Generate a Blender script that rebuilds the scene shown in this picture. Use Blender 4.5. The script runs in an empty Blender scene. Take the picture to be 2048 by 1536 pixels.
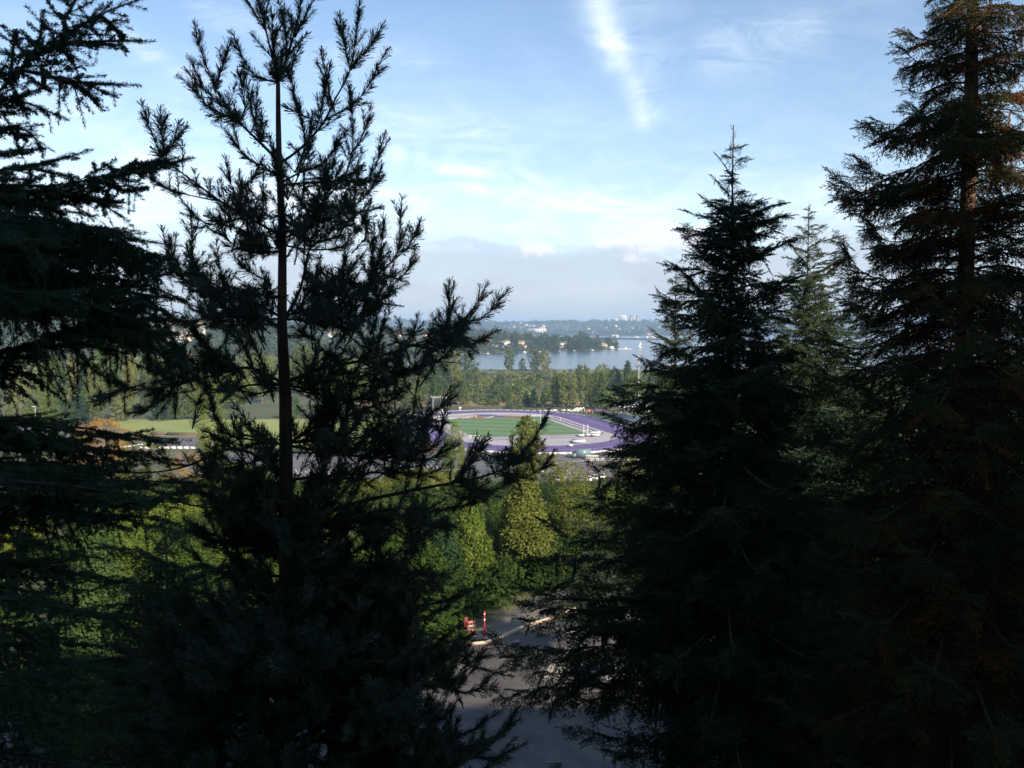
import bpy, math, random
import numpy as np
from mathutils import Vector
from mathutils.geometry import tessellate_polygon

# ------------------------------------------------------------------ camera, light, exposure
SC = bpy.context.scene
H = 50.0                      # eye height above the lake
F = 1773.0                    # focal length in pixels of the 2048-wide photograph
PITCH = math.atan((768 - 655) / F)
cam_d = bpy.data.cameras.new('camera'); cam = bpy.data.objects.new('camera', cam_d)
SC.collection.objects.link(cam); SC.camera = cam
cam.location = (0, 0, H); cam.rotation_euler = (math.pi / 2 - PITCH, 0, 0)
cam_d.sensor_width = 36; cam_d.lens = 36 * F / 2048; cam_d.clip_start = 0.1; cam_d.clip_end = 60000

SUN_EL = math.radians(27); SUN_AZ = math.radians(145)     # azimuth clockwise from +Y (view direction)
SUN = Vector((math.sin(SUN_AZ) * math.cos(SUN_EL), math.cos(SUN_AZ) * math.cos(SUN_EL), math.sin(SUN_EL)))
sd = bpy.data.lights.new('sun', 'SUN'); so = bpy.data.objects.new('sun', sd); SC.collection.objects.link(so)
sd.energy = 4.6; sd.angle = math.radians(0.55); sd.color = (1.0, 0.87, 0.70)
so.rotation_euler = SUN.to_track_quat('Z', 'Y').to_euler()
SC.view_settings.view_transform = 'Standard'; SC.view_settings.look = 'None'
SC.view_settings.gamma = 1.0; SC.view_settings.exposure = 0.88
SC.cycles.use_denoising = True
SC.cycles.max_bounces = 5; SC.cycles.diffuse_bounces = 2; SC.cycles.glossy_bounces = 2
SC.cycles.transmission_bounces = 3; SC.cycles.volume_bounces = 0; SC.cycles.transparent_max_bounces = 4
SC.cycles.caustics_reflective = False; SC.cycles.caustics_refractive = False

# ------------------------------------------------------------------ world: physical sky with cloud
W = bpy.data.worlds.new('World'); SC.world = W; W.use_nodes = True
nt = W.node_tree; nt.nodes.clear()
def nd(t, **k):
    n = nt.nodes.new(t)
    for a, b in k.items(): setattr(n, a, b)
    return n
def put(sock, v):
    if hasattr(v, 'is_output') or isinstance(v, bpy.types.NodeSocket): nt.links.new(v, sock)
    else: sock.default_value = v
def mth(op, a, b=0.0, c=0.0, clamp=False):
    n = nd('ShaderNodeMath', operation=op, use_clamp=clamp)
    put(n.inputs[0], a); put(n.inputs[1], b); put(n.inputs[2], c)
    return n.outputs[0]
def smooth(x, lo, hi):
    n = nd('ShaderNodeMapRange', interpolation_type='SMOOTHSTEP')
    put(n.inputs['Value'], x); n.inputs['From Min'].default_value = lo; n.inputs['From Max'].default_value = hi
    return n.outputs[0]
def wmix(f, a, b):
    n = nd('ShaderNodeMix', data_type='RGBA')
    put(n.inputs[0], f); put(n.inputs[6], a); put(n.inputs[7], b)
    return n.outputs[2]
sky = nd('ShaderNodeTexSky', sky_type='NISHITA', sun_disc=False, sun_elevation=SUN_EL, sun_rotation=SUN_AZ)
sky.altitude = 40; sky.air_density = 1.0; sky.dust_density = 0.6; sky.ozone_density = 2.0
tc = nd('ShaderNodeTexCoord'); sep = nd('ShaderNodeSeparateXYZ'); nt.links.new(tc.outputs['Generated'], sep.inputs[0])
DX, DY, DZ = sep.outputs
yy = mth('MAXIMUM', DY, 0.08)
uu = mth('DIVIDE', DX, yy); vv = mth('DIVIDE', DZ, yy)
front = smooth(DY, 0.08, 0.35)
def noise(scale, detail=5, rough=0.55, sx=1.0, sy=1.0, off=0.0, dist=0.0):
    c = nd('ShaderNodeCombineXYZ'); put(c.inputs[0], mth('MULTIPLY', uu, sx)); put(c.inputs[1], mth('MULTIPLY', vv, sy)); c.inputs[2].default_value = off
    n = nd('ShaderNodeTexNoise'); n.inputs['Scale'].default_value = scale; n.inputs['Detail'].default_value = detail
    n.inputs['Roughness'].default_value = rough; n.inputs['Distortion'].default_value = dist
    nt.links.new(c.outputs[0], n.inputs['Vector']); return n.outputs[0]
nA = mth('SUBTRACT', noise(9, 4, 0.6, off=1.3), 0.5); nB = mth('SUBTRACT', noise(9, 4, 0.6, off=7.7), 0.5)
wu = mth('ADD', uu, mth('MULTIPLY', nA, 0.055)); wv = mth('ADD', vv, mth('MULTIPLY', nB, 0.04))
fib = smooth(noise(13, 9, 0.68, .8, 2.4, 3.1, 1.2), .30, .78)
def streak(p0, p1, w0, w1, k):
    (u0, v0), (u1, v1) = [((x - 1024) / F, (655 - y) / F) for x, y in (p0, p1)]
    w0 /= F; w1 /= F
    L = math.hypot(u1 - u0, v1 - v0); dx, dy = (u1 - u0) / L, (v1 - v0) / L
    a = mth('ADD', mth('MULTIPLY', mth('SUBTRACT', wu, u0), dx), mth('MULTIPLY', mth('SUBTRACT', wv, v0), dy))
    p = mth('SUBTRACT', mth('MULTIPLY', mth('SUBTRACT', wu, u0), -dy), mth('MULTIPLY', mth('SUBTRACT', wv, v0), -dx))
    t = mth('DIVIDE', a, L, clamp=True)
    w = mth('ADD', mth('MULTIPLY', t, w1 - w0), w0)
    q = mth('DIVIDE', p, w); over = mth('DIVIDE', mth('SUBTRACT', a, mth('MULTIPLY', t, L)), w)
    g = mth('ADD', mth('MULTIPLY', q, q), mth('MULTIPLY', over, over))
    return mth('MULTIPLY', mth('EXPONENT', mth('MULTIPLY', g, -1.0)), k)
STREAKS = [((1160, -60), (1205, 70), 60, 40, .60), ((1195, 30), (1232, 120), 34, 26, .42), ((1222, 95), (1292, 245), 27, 15, .55), ((1290, -40), (1300, 230), 60, 24, .16),
           ((740, 235), (1000, 290), 34, 40, .38), ((770, 300), (950, 360), 26, 26, .62), ((950, 360), (1290, 425), 26, 40, .45),
           ((-60, 250), (420, 330), 90, 80, .42), ((240, 85), (420, 160), 22, 26, .34), ((420, 30), (560, 90), 30, 30, .25),
           ((520, 430), (1500, 430), 70, 80, .5), ((1420, 110), (1600, 80), 50, 45, .26), ((-40, 420), (700, 440), 70, 60, .55),
           ((1640, 430), (1800, 400), 70, 70, .4), ((760, 115), (860, 130), 20, 20, .2), ((1480, 440), (1660, 480), 30, 40, .3)]
cir = None
for s in STREAKS[3:]:
    g = streak(*s); cir = g if cir is None else mth('ADD', cir, g)
plume = None
for s in STREAKS[:3]:
    g = streak(*s); plume = g if plume is None else mth('ADD', plume, g)
veil = mth('MULTIPLY', smooth(vv, .42, .10), .30)
cir = mth('ADD', mth('MULTIPLY', cir, mth('ADD', mth('MULTIPLY', fib, 1.55), .18)), mth('MULTIPLY', veil, mth('ADD', fib, .35)))
cir = mth('ADD', cir, mth('MULTIPLY', plume, mth('ADD', mth('MULTIPLY', fib, .55), .55)))
broad = mth('MULTIPLY', smooth(noise(3.2, 5, .6, 1, 2.4, 11.0), .5, .8), .30)
cir = mth('MINIMUM', mth('MULTIPLY', mth('ADD', cir, broad), mth('MULTIPLY', front, .72)), .85)
# low grey bank along the horizon with sunlit tops
bn = noise(7, 6, .6, 1.0, 2.6, 5.0, .3)
bankd = mth('ADD', smooth(mth('ADD', vv, mth('MULTIPLY', mth('SUBTRACT', bn, .5), .16)), .122, .070), 0)
bank = mth('MULTIPLY', mth('MULTIPLY', bankd, mth('ADD', mth('MULTIPLY', bn, .7), .42)), front)
puff = None
for s in [((1060, 492), (1110, 500), 26, 20, 1.0), ((1200, 485), (1400, 478), 20, 40, 1.0), ((1300, 465), (1340, 462), 22, 18, .9),
          ((860, 500), (960, 492), 14, 12, .45), ((1240, 520), (1340, 524), 9, 9, .5)]:
    g = streak(*s); puff = g if puff is None else mth('ADD', puff, g)
puff = mth('MULTIPLY', mth('MULTIPLY', smooth(mth('ADD', mth('MINIMUM', puff, 1.2), mth('MULTIPLY', mth('SUBTRACT', noise(26, 9, .66, 1, 1.6, 2.0, .8), .5), 2.4)), .42, 1.05), .72), front)
col = wmix(cir, sky.outputs[0], (6.2, 6.9, 7.8, 1))
col = wmix(bank, col, (3.25, 3.55, 4.30, 1))
col = wmix(puff, col, (6.3, 6.1, 6.6, 1))
bg = nd('ShaderNodeBackground'); nt.links.new(col, bg.inputs[0]); bg.inputs[1].default_value = 0.10
wo = nd('ShaderNodeOutputWorld'); nt.links.new(bg.outputs[0], wo.inputs[0])

# ------------------------------------------------------------------ helpers
RNG = np.random.default_rng(7); random.seed(7)
COL = SC.collection
CT, ST = math.cos(PITCH), math.sin(PITCH)
def ray(px, py):
    a = (px - 1024) / F; b = (768 - py) / F
    return Vector((a, CT + b * ST, -ST + b * CT))
def P(px, py, Y):
    """point on the line of sight of a photo pixel, Y metres away"""
    d = ray(px, py); return Vector((0, 0, H)) + d * (Y / d.y)
def G(px, py, z):
    d = ray(px, py); return Vector((0, 0, H)) + d * ((z - H) / d.z)
def sstep(a, b, x):
    t = np.clip((x - a) / (b - a), 0, 1); return t * t * (3 - 2 * t)
def vnoise(x, y, s, seed=0):
    x = x / s + seed * 17.3; y = y / s - seed * 9.1
    return (np.sin(x * 1.7 + 1.3 * np.sin(y * 1.1)) + np.sin(y * 1.9 + 1.7 * np.sin(x * .8)) + .5 * np.sin(x * 3.9 + y * 2.7)) / 2.5
PENPX = [(800, 716), (860, 713), (905, 711), (950, 708.5), (1000, 706), (1060, 704), (1120, 702), (1180, 700.5), (1215, 699.6), (1236, 699)]
PEN = [(G(a, b, 0).x, G(a, b, 0).y) for a, b in PENPX]
PS = np.array([a / b for a, b in PEN]); PD = np.array([b for a, b in PEN])
RS = np.array([(p - 1024) / F for p in (-400, 0, 90, 200, 330, 400, 480, 600, 700, 800, 900, 1000, 1100, 1180, 1236, 1260)])
RZ = np.array([60, 82, 74, 66, 66, 58, 46, 40, 35, 31, 26, 20, 14, 9, 2.2, -4])
def hgt(x, y):
    """terrain height: bluff, playing-field flat, lake bed, wooded hills beyond"""
    x = np.asarray(x, float); y = np.asarray(y, float)
    z = 26 - 24 * sstep(92, 285, y)
    z = np.where(y < 30, 26 + 0 * y, z)
    yy = np.maximum(y, 1.0); s = x / yy
    z = z - 6 * sstep(1015, 1048, y)
    # left hills and the wooded point
    near = np.interp(s, PS, PD); leftland = sstep(-.122, -.132, s)
    near = near * (1 - leftland) + 1050 * leftland
    rz = np.interp(s, RS, RZ); lim = np.where(s > PS[-1], 1e9, near)
    ramp = sstep(0, 1, np.clip((y - near) / (2150 - near + 1e-6), 0, 1.0)) ** .8
    land = (1.2 + (rz - 1.2) * ramp + vnoise(x, y, 90, 2) * 2.2 * ramp) * (1 - sstep(2500, 3300, y)) - 4 * sstep(2900, 3300, y)
    z = np.where((y > lim) & (s < PS[-1]) & (y < 3300), np.maximum(land, z), z)
    z = np.where((leftland > .5) & (y > 1000) & (y < 1060), 2, z)
    far = -4 + 5.5 * sstep(5150, 5230, y) + 90 * sstep(5230, 7600, y) + vnoise(x, y, 520, 3) * 15 * sstep(5400, 6800, y) + vnoise(x, y, 170, 4) * 6 * sstep(5400, 6800, y)
    z = np.where(y > 5100, np.maximum(far, z), z)
    return z
def hz(x, y): return float(hgt(x, y))
def hit(px, py):
    """where the sight line meets the terrain"""
    d = ray(px, py); o = Vector((0, 0, H)); t = 30.0
    while t < 9000:
        p = o + d * t
        if p.z <= max(hz(p.x, p.y), 0): return p
        t *= 1.006
    return o + d * 7000

# materials ---------------------------------------------------------------
def newmat(name):
    m = bpy.data.materials.new(name); m.use_nodes = True; n = m.node_tree; n.nodes.clear(); return m, n
def lnk(n, a, b): n.links.new(a, b)
def noise_col(n, stops, scale, detail=4, rough=.6, coord='Object', rand=0.0, stretch=None):
    tcn = n.nodes.new('ShaderNodeTexCoord'); nz = n.nodes.new('ShaderNodeTexNoise')
    nz.inputs['Scale'].default_value = scale; nz.inputs['Detail'].default_value = detail; nz.inputs['Roughness'].default_value = rough
    src = tcn.outputs[coord]
    if stretch:
        mp = n.nodes.new('ShaderNodeMapping'); mp.inputs['Scale'].default_value = stretch; lnk(n, src, mp.inputs[0]); src = mp.outputs[0]
    lnk(n, src, nz.inputs['Vector'])
    v = nz.outputs[0]
    if rand:
        oi = n.nodes.new('ShaderNodeObjectInfo'); m1 = n.nodes.new('ShaderNodeMath'); m1.operation = 'MULTIPLY_ADD'
        lnk(n, oi.outputs['Random'], m1.inputs[0]); m1.inputs[1].default_value = rand; m1.inputs[2].default_value = -rand / 2
        m2 = n.nodes.new('ShaderNodeMath'); m2.operation = 'ADD'; lnk(n, v, m2.inputs[0]); lnk(n, m1.outputs[0], m2.inputs[1]); v = m2.outputs[0]
    r = n.nodes.new('ShaderNodeValToRGB'); e = r.color_ramp.elements
    lo, hi = .32, .68
    while len(e) < len(stops): e.new(.5)
    for i, c in enumerate(stops):
        e[i].position = lo + (hi - lo) * i / max(1, len(stops) - 1); e[i].color = (*c, 1)
    lnk(n, v, r.inputs[0]); return r.outputs[0]
def leafmat(name, stops, scale=.6, trans=.28, rand=.25):
    m, n = newmat(name); c = noise_col(n, stops, scale, 3, .65, rand=rand)
    d = n.nodes.new('ShaderNodeBsdfDiffuse'); t = n.nodes.new('ShaderNodeBsdfTranslucent'); mx = n.nodes.new('ShaderNodeMixShader')
    lnk(n, c, d.inputs[0]); lnk(n, c, t.inputs[0]); mx.inputs[0].default_value = trans
    lnk(n, d.outputs[0], mx.inputs[1]); lnk(n, t.outputs[0], mx.inputs[2])
    o = n.nodes.new('ShaderNodeOutputMaterial'); lnk(n, mx.outputs[0], o.inputs[0]); return m
def surf(name, stops, scale=3, rough=.8, metal=0, bump=0, detail=5, rand=0, stretch=None, coord='Object'):
    m, n = newmat(name); c = noise_col(n, stops, scale, detail, rand=rand, stretch=stretch, coord=coord)
    b = n.nodes.new('ShaderNodeBsdfPrincipled'); lnk(n, c, b.inputs['Base Color'])
    b.inputs['Roughness'].default_value = rough; b.inputs['Metallic'].default_value = metal
    if bump:
        tcn = n.nodes.new('ShaderNodeTexCoord'); nz = n.nodes.new('ShaderNodeTexNoise'); nz.inputs['Scale'].default_value = scale * 4; nz.inputs['Detail'].default_value = 6
        bp = n.nodes.new('ShaderNodeBump'); bp.inputs['Strength'].default_value = bump; lnk(n, tcn.outputs[coord], nz.inputs['Vector'])
        lnk(n, nz.outputs[0], bp.inputs['Height']); lnk(n, bp.outputs[0], b.inputs['Normal'])
    o = n.nodes.new('ShaderNodeOutputMaterial'); lnk(n, b.outputs[0], o.inputs[0]); return m
def plain(name, c, rough=.6, metal=0): return surf(name, [tuple(v * .88 for v in c), tuple(min(1, v * 1.08) for v in c)], 2.0, rough, metal)

M = dict(
    pine=leafmat('pine_needles', [(.034, .054, .038), (.058, .082, .056), (.088, .112, .080)], 1.5, .12, 0),
    spruce=leafmat('spruce_needles', [(.024, .050, .034), (.036, .078, .048), (.056, .110, .066)], 1.4, .10, 0),
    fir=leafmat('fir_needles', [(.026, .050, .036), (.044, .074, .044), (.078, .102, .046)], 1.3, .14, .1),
    firlit=leafmat('fir_needles_lit', [(.040, .062, .034), (.075, .100, .048), (.12, .14, .060)], 1.3, .18, .1),  # lighter copy of the fir needles, sunlight put into the colour
    red=leafmat('redwood_needles', [(.036, .052, .034), (.068, .074, .036), (.115, .098, .044)], 1.4, .14, 0),
    redbrown=leafmat('redwood_dead_sprays', [(.13, .055, .022), (.22, .090, .034)], 2.0, .1, 0),
    bark=surf('conifer_bark', [(.035, .024, .020), (.075, .052, .042), (.11, .075, .058)], 9, .95, bump=.5, stretch=(1, 1, .25)),
    redbark=surf('redwood_bark', [(.10, .055, .036), (.22, .13, .085), (.34, .22, .14)], 7, .95, bump=.6, stretch=(1, 1, .15)),
    palebark=surf('pale_bark', [(.30, .26, .20), (.48, .44, .37), (.16, .13, .10)], 6, .9, bump=.4, stretch=(1, 1, .4)),
    twigbark=surf('grey_brown_bark', [(.12, .095, .07), (.22, .18, .13)], 5, .95, bump=.3),
    cone=surf('cone_scales', [(.030, .018, .012), (.065, .040, .026)], 40, .9, bump=.8),
    green=leafmat('green_leaves', [(.044, .080, .018), (.092, .140, .026), (.155, .195, .038)], .7, .3, .3),
    deep=leafmat('deep_green_leaves', [(.020, .046, .020), (.040, .078, .028), (.070, .110, .036)], .6, .25, .3),
    olive=leafmat('olive_leaves', [(.060, .082, .018), (.112, .138, .030), (.180, .188, .046)], .6, .3, .3),
    gold=leafmat('golden_leaves', [(.10, .12, .022), (.22, .19, .030), (.42, .24, .050), (.46, .20, .060)], .8, .3, .2),
    yellow=leafmat('yellow_green_leaves', [(.085, .11, .020), (.15, .165, .028), (.23, .215, .040)], .8, .33, .3),
    rust=leafmat('rusty_leaves', [(.080, .090, .020), (.145, .130, .028), (.165, .115, .030)], .5, .3, .2),
    lime=leafmat('lime_leaves', [(.085, .130, .022), (.150, .195, .030), (.235, .255, .046)], .8, .36, .3),
    farpop=leafmat('poplar_leaves', [(.075, .112, .034), (.14, .165, .052), (.21, .22, .072)], .25, .3, .35),
    farwood=leafmat('distant_tree_leaves', [(.012, .028, .014), (.030, .055, .022), (.075, .100, .036), (.12, .12, .050)], .045, .25, 0),
    farhill=leafmat('far_shore_trees', [(.012, .026, .014), (.024, .040, .018), (.048, .054, .026)], .006, .15, 0),
    marsh=leafmat('marsh_shrub_leaves', [(.040, .076, .036), (.092, .130, .048), (.17, .185, .064), (.15, .13, .078)], .03, .25, 0),
    under=leafmat('undergrowth_leaves', [(.018, .034, .010), (.042, .072, .018), (.085, .105, .026)], .12, .25, 0),
    white=plain('white_paint', (.80, .79, .76), .5), offwhite=plain('weathered_white', (.62, .61, .57), .6),
    pole=plain('galvanised_steel', (.55, .56, .56), .45, .3), dark=plain('dark_paint', (.02, .022, .026), .5),
    black=plain('black_rubber', (.012, .012, .012), .8), net=plain('black_netting', (.05, .048, .052), .9),
    purple=surf('purple_track_surface', [(.092, .062, .180), (.125, .085, .225)], .35, .85, coord='Object', detail=8),
    grey=surf('grey_track_surface', [(.33, .30, .31), (.41, .38, .385)], .08, .9, detail=8),
    brick=surf('red_clay_surface', [(.27, .085, .065), (.34, .12, .085)], .2, .9),
    asphalt=surf('asphalt', [(.050, .047, .045), (.078, .072, .068), (.112, .103, .094)], .55, .92, bump=.1, detail=10),
    lot=surf('parking_lot_asphalt', [(.085, .082, .088), (.14, .135, .14)], .06, .92, detail=8),
    concrete=surf('concrete', [(.30, .27, .23), (.42, .39, .33)], .9, .9, detail=8),
    )
M['redpaint'] = plain('red_paint', (.42, .03, .035), .45)
M['orange'] = plain('orange_plastic', (.42, .15, .11), .6)
M['limb'] = surf('dark_branch_bark', [(.022, .017, .014), (.05, .038, .03)], 9, .95)
M['tent'] = plain('red_orange_canvas', (.70, .12, .08), .7)
M['purplecloth'] = plain('dark_purple_canvas', (.085, .045, .13), .8)
M['roofmetal'] = plain('pale_metal_roof', (.62, .66, .70), .4, .2)
M['seat'] = plain('pale_aluminium_benches', (.50, .56, .55), .4, .3)
M['navy'] = plain('navy_vehicle_paint', (.012, .018, .075), .25)
M['carwhite'] = plain('white_vehicle_paint', (.72, .72, .72), .2)
M['cargrey'] = plain('grey_vehicle_paint', (.12, .13, .14), .25)
M['carred'] = plain('red_vehicle_paint', (.35, .03, .03), .25)
M['van'] = plain('grey_green_van_body', (.14, .20, .21), .35)
M['glass'] = plain('dark_glass', (.02, .025, .03), .08)
M['mat'] = plain('cream_landing_mat', (.68, .66, .60), .7)
M['wood'] = surf('weathered_wood', [(.07, .045, .03), (.14, .10, .07)], 3, .9, stretch=(1, 1, .2))

# mesh building -----------------------------------------------------------
def mesh(name, V, faces, mats, midx=None, smooth_=False):
    """faces: (M,k) int array, or a list of such arrays"""
    if not isinstance(faces, list): faces = [faces]
    me = bpy.data.meshes.new(name); V = np.asarray(V, np.float32)
    me.vertices.add(len(V)); me.vertices.foreach_set('co', V.ravel())
    loops = np.concatenate([np.asarray(f, np.int32).ravel() for f in faces])
    tot = np.concatenate([np.full(len(f), np.asarray(f).shape[1], np.int32) for f in faces])
    st = np.concatenate([[0], np.cumsum(tot)[:-1]]).astype(np.int32)
    me.loops.add(len(loops)); me.loops.foreach_set('vertex_index', loops)
    me.polygons.add(len(tot)); me.polygons.foreach_set('loop_start', st)
    try: me.polygons.foreach_set('loop_total', tot)
    except Exception: pass
    for m in (mats if isinstance(mats, (list, tuple)) else [mats]): me.materials.append(m)
    if midx is not None: me.polygons.foreach_set('material_index', np.asarray(midx, np.int32))
    if smooth_: me.polygons.foreach_set('use_smooth', np.ones(len(tot), bool))
    me.update(calc_edges=True); return me
def tag(o, label=None, cat=None, group=None, kind=None):
    if label: o['label'] = label
    if cat: o['category'] = cat
    if group: o['group'] = group
    if kind: o['kind'] = kind
    return o
def link(name, me, parent=None, loc=None):
    o = bpy.data.objects.new(name, me); COL.objects.link(o)
    if parent is not None: o.parent = parent
    if loc is not None: o.location = loc
    return o
def empty(name, loc, rz=0.0, sc=None):
    o = bpy.data.objects.new(name, None); COL.objects.link(o); o.location = loc; o.rotation_euler = (0, 0, rz)
    o.empty_display_size = .2
    if sc is not None: o.scale = sc
    return o
def copy_tree(o, parent=None):
    c = o.copy(); COL.objects.link(c)
    if parent is not None: c.parent = parent; c.matrix_parent_inverse = o.matrix_parent_inverse
    for ch in list(o.children): copy_tree(ch, c)
    return c
class MB:
    """collects boxes, prisms, tubes into one mesh"""
    def __init__(s): s.v = []; s.f = {3: [], 4: []}; s.m = {3: [], 4: []}; s.n = 0
    def add(s, V, Fs, mi=0):
        V = np.asarray(V, float); s.v.append(V)
        for f in Fs: s.f[len(f)].append([i + s.n for i in f]); s.m[len(f)].append(mi)
        s.n += len(V); return s
    def box(s, c, d, rz=0, mi=0, taper=1.0):
        x, y, z = [k / 2 for k in d]; cs, sn = math.cos(rz), math.sin(rz); V = []
        for kz, tp in ((-1, 1), (1, taper)):
            for a, b in ((-1, -1), (1, -1), (1, 1), (-1, 1)):
                px, py = a * x * tp, b * y * tp; V.append((c[0] + px * cs - py * sn, c[1] + px * sn + py * cs, c[2] + kz * z))
        return s.add(V, [(3, 2, 1, 0), (4, 5, 6, 7), (0, 1, 5, 4), (1, 2, 6, 5), (2, 3, 7, 6), (3, 0, 4, 7)], mi)
    def tube(s, a, b, r0, r1=None, n=6, mi=0):
        r1 = r0 if r1 is None else r1; a = Vector(a); b = Vector(b); d = (b - a).normalized()
        u = d.orthogonal().normalized(); w = d.cross(u); V = []
        for c, r in ((a, r0), (b, r1)):
            for i in range(n): t = 2 * math.pi * i / n; V.append(c + u * (r * math.cos(t)) + w * (r * math.sin(t)))
        Fs = [(i, (i + 1) % n, n + (i + 1) % n, n + i) for i in range(n)]
        s.add([tuple(q) for q in V], Fs, mi)
        # end caps as triangle fans
        return s.add([tuple(b)] + [tuple(q) for q in V[n:]], [(0, 1 + i, 1 + (i + 1) % n) for i in range(n)], mi)
    def poly(s, pts, z, mi=0):
        V = [Vector((p[0], p[1], z)) for p in pts]; tr = []
        for t in tessellate_polygon([V]):
            a, b, c = V[t[0]], V[t[1]], V[t[2]]
            tr.append(tuple(t) if (b - a).cross(c - a).z > 0 else (t[0], t[2], t[1]))
        s.add([tuple(v) for v in V], tr, mi); return s
    def mesh(s, name, mats, smooth_=False):
        fs = []; mi = []
        for k in (3, 4):
            if s.f[k]: fs.append(np.array(s.f[k])); mi += s.m[k]
        return mesh(name, np.concatenate(s.v), fs, mats, mi, smooth_)
def tubes(segs, n=5):
    """segs (N,8): p0, p1, r0, r1 -> verts, quads"""
    S = np.asarray(segs, float); a, b = S[:, :3], S[:, 3:6]; d = b - a; d /= np.linalg.norm(d, axis=1, keepdims=True) + 1e-9
    ref = np.where(np.abs(d[:, 2:3]) > .9, [[1., 0, 0]], [[0, 0, 1.]]); u = np.cross(d, ref); u /= np.linalg.norm(u, axis=1, keepdims=True) + 1e-9
    w = np.cross(d, u); t = np.arange(n) * 2 * np.pi / n
    ring = u[:, None] * np.cos(t)[None, :, None] + w[:, None] * np.sin(t)[None, :, None]
    A = a[:, None] + ring * S[:, 6][:, None, None]; B = b[:, None] + ring * S[:, 7][:, None, None]
    V = np.concatenate([A, B], 1).reshape(-1, 3); i = np.arange(n); j = (i + 1) % n
    q = np.stack([i, j, j + n, i + n], 1)
    Fq = (q[None] + (np.arange(len(S)) * 2 * n)[:, None, None]).reshape(-1, 4)
    return V, Fq
def chain(pts, r0, r1, bulge=1.0):
    n = len(pts) - 1
    return [(*pts[i], *pts[i + 1], r0 + (r1 - r0) * (i / n) ** bulge, r0 + (r1 - r0) * ((i + 1) / n) ** bulge) for i in range(n)]
def wood_mesh(name, segs, mat, n=6):
    V, Q = tubes(segs, n); return mesh(name, V, Q, mat, smooth_=True)

# needle sprays -----------------------------------------------------------
def needles(p0, p1, per_m, nl, w, ang, rng, flat=0.0):
    """triangular needles set round a twig"""
    p0 = np.array(p0, float); p1 = np.array(p1, float); L = np.linalg.norm(p1 - p0); d = (p1 - p0) / L
    n = max(4, int(per_m * L)); t = rng.random(n); base = p0 + np.outer(t, p1 - p0)
    ref = np.array([0, 0, 1.]) if abs(d[2]) < .9 else np.array([1., 0, 0]); u = np.cross(d, ref); u /= np.linalg.norm(u); v = np.cross(u, d)
    az = rng.random(n) * 2 * np.pi; ca, sa = np.cos(az), np.sin(az) * (1 - flat)
    rad = np.outer(ca, u) + np.outer(sa, v); rad /= np.linalg.norm(rad, axis=1, keepdims=True)
    a = np.radians(ang + rng.normal(0, 9, n)); nd_ = rad * np.sin(a)[:, None] + np.outer(np.cos(a), d)
    ln = nl * (0.75 + .4 * rng.random(n)); side = np.cross(nd_, d); side /= np.linalg.norm(side, axis=1, keepdims=True) + 1e-9
    tip = base + nd_ * ln[:, None]; fl = (rng.random(n) < .5)[:, None]      # half of them broad at the far end, so the spray stays full to its edge
    A0 = np.where(fl, tip, base); B0 = np.where(fl, base, tip)
    T = np.stack([A0 - side * w / 2, A0 + side * w / 2, B0], 1)
    return T.reshape(-1, 3)
def twig_tri(p0, p1, w):
    p0 = np.array(p0, float); p1 = np.array(p1, float); d = p1 - p0; s = np.cross(d, [0, 0, 1.]); s = s / (np.linalg.norm(s) + 1e-9) * w
    s2 = np.array([0, 0, w]); return np.array([p0 - s, p0 + s, p1, p0 - s2, p0 + s2, p1])
def pine_tpl(rng, L=.26, per=290, nl=.090):
    b = np.array([L, 0, rng.normal(0, .02)])
    return np.concatenate([needles((0, 0, 0), b, per, nl, .0090, 44, rng), needles(b * .8, b, per * .9, nl * .8, .0085, 20, rng), twig_tri((0, 0, 0), b, .005)])
def spruce_tpl(rng, L=.2, per=560, nl=.032):
    b = np.array([L, 0, rng.normal(0, .012)])
    return np.concatenate([needles((0, 0, 0), b, per, nl, .0085, 60, rng), needles(b * .9, b * 1.02, per * .7, nl * .8, .006, 22, rng)])
def frond_tpl(rng, L=.6, per=88, nl=.028, w=.0058, sp=.055, droop=.0, k=.5, tw=58, maxl=.24, ang=50):
    out = []; pts = []; m = 5
    for i in range(m + 1): x = L * i / m; pts.append((x, rng.normal(0, .01) * x, -droop * x * x / L + rng.normal(0, .006)))
    for i in range(m): out += [needles(pts[i], pts[i + 1], per, nl, w, ang, rng, .3), twig_tri(pts[i], pts[i + 1], .003)]
    x = .05; s = 1
    while x < L * .97:
        ln = min(maxl, k * (L - x) + .045) * (.75 + .4 * rng.random()); a = math.radians(tw + rng.normal(0, 8)) * s
        z0 = -droop * x * x / L
        e = (x + math.cos(a) * ln, math.sin(a) * ln, z0 - droop * .8 * ln + rng.normal(0, .03) * ln * 3)
        out += [needles((x, 0, z0), e, per, nl, w, ang, rng, .3), twig_tri((x, 0, z0), e, .0025)]
        if ln > .16:
            for q in (.4, .7):
                a2 = a + s * -.8 * (1 if q < .5 else -1); c = [x + (e[0] - x) * q, e[1] * q, z0 + (e[2] - z0) * q]
                e2 = (c[0] + math.cos(a2) * ln * .4, c[1] + math.sin(a2) * ln * .4, c[2] - droop * .3 * ln)
                out.append(needles(c, e2, per, nl, w, ang, rng, .3))
        x += sp * (.8 + .4 * rng.random()); s = -s
    return np.concatenate(out)
def basis(D, U):
    D = D / (np.linalg.norm(D, axis=1, keepdims=True) + 1e-9); Y = np.cross(U, D); Y /= np.linalg.norm(Y, axis=1, keepdims=True) + 1e-9
    Z = np.cross(D, Y); return np.stack([D, Y, Z], 2)
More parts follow.
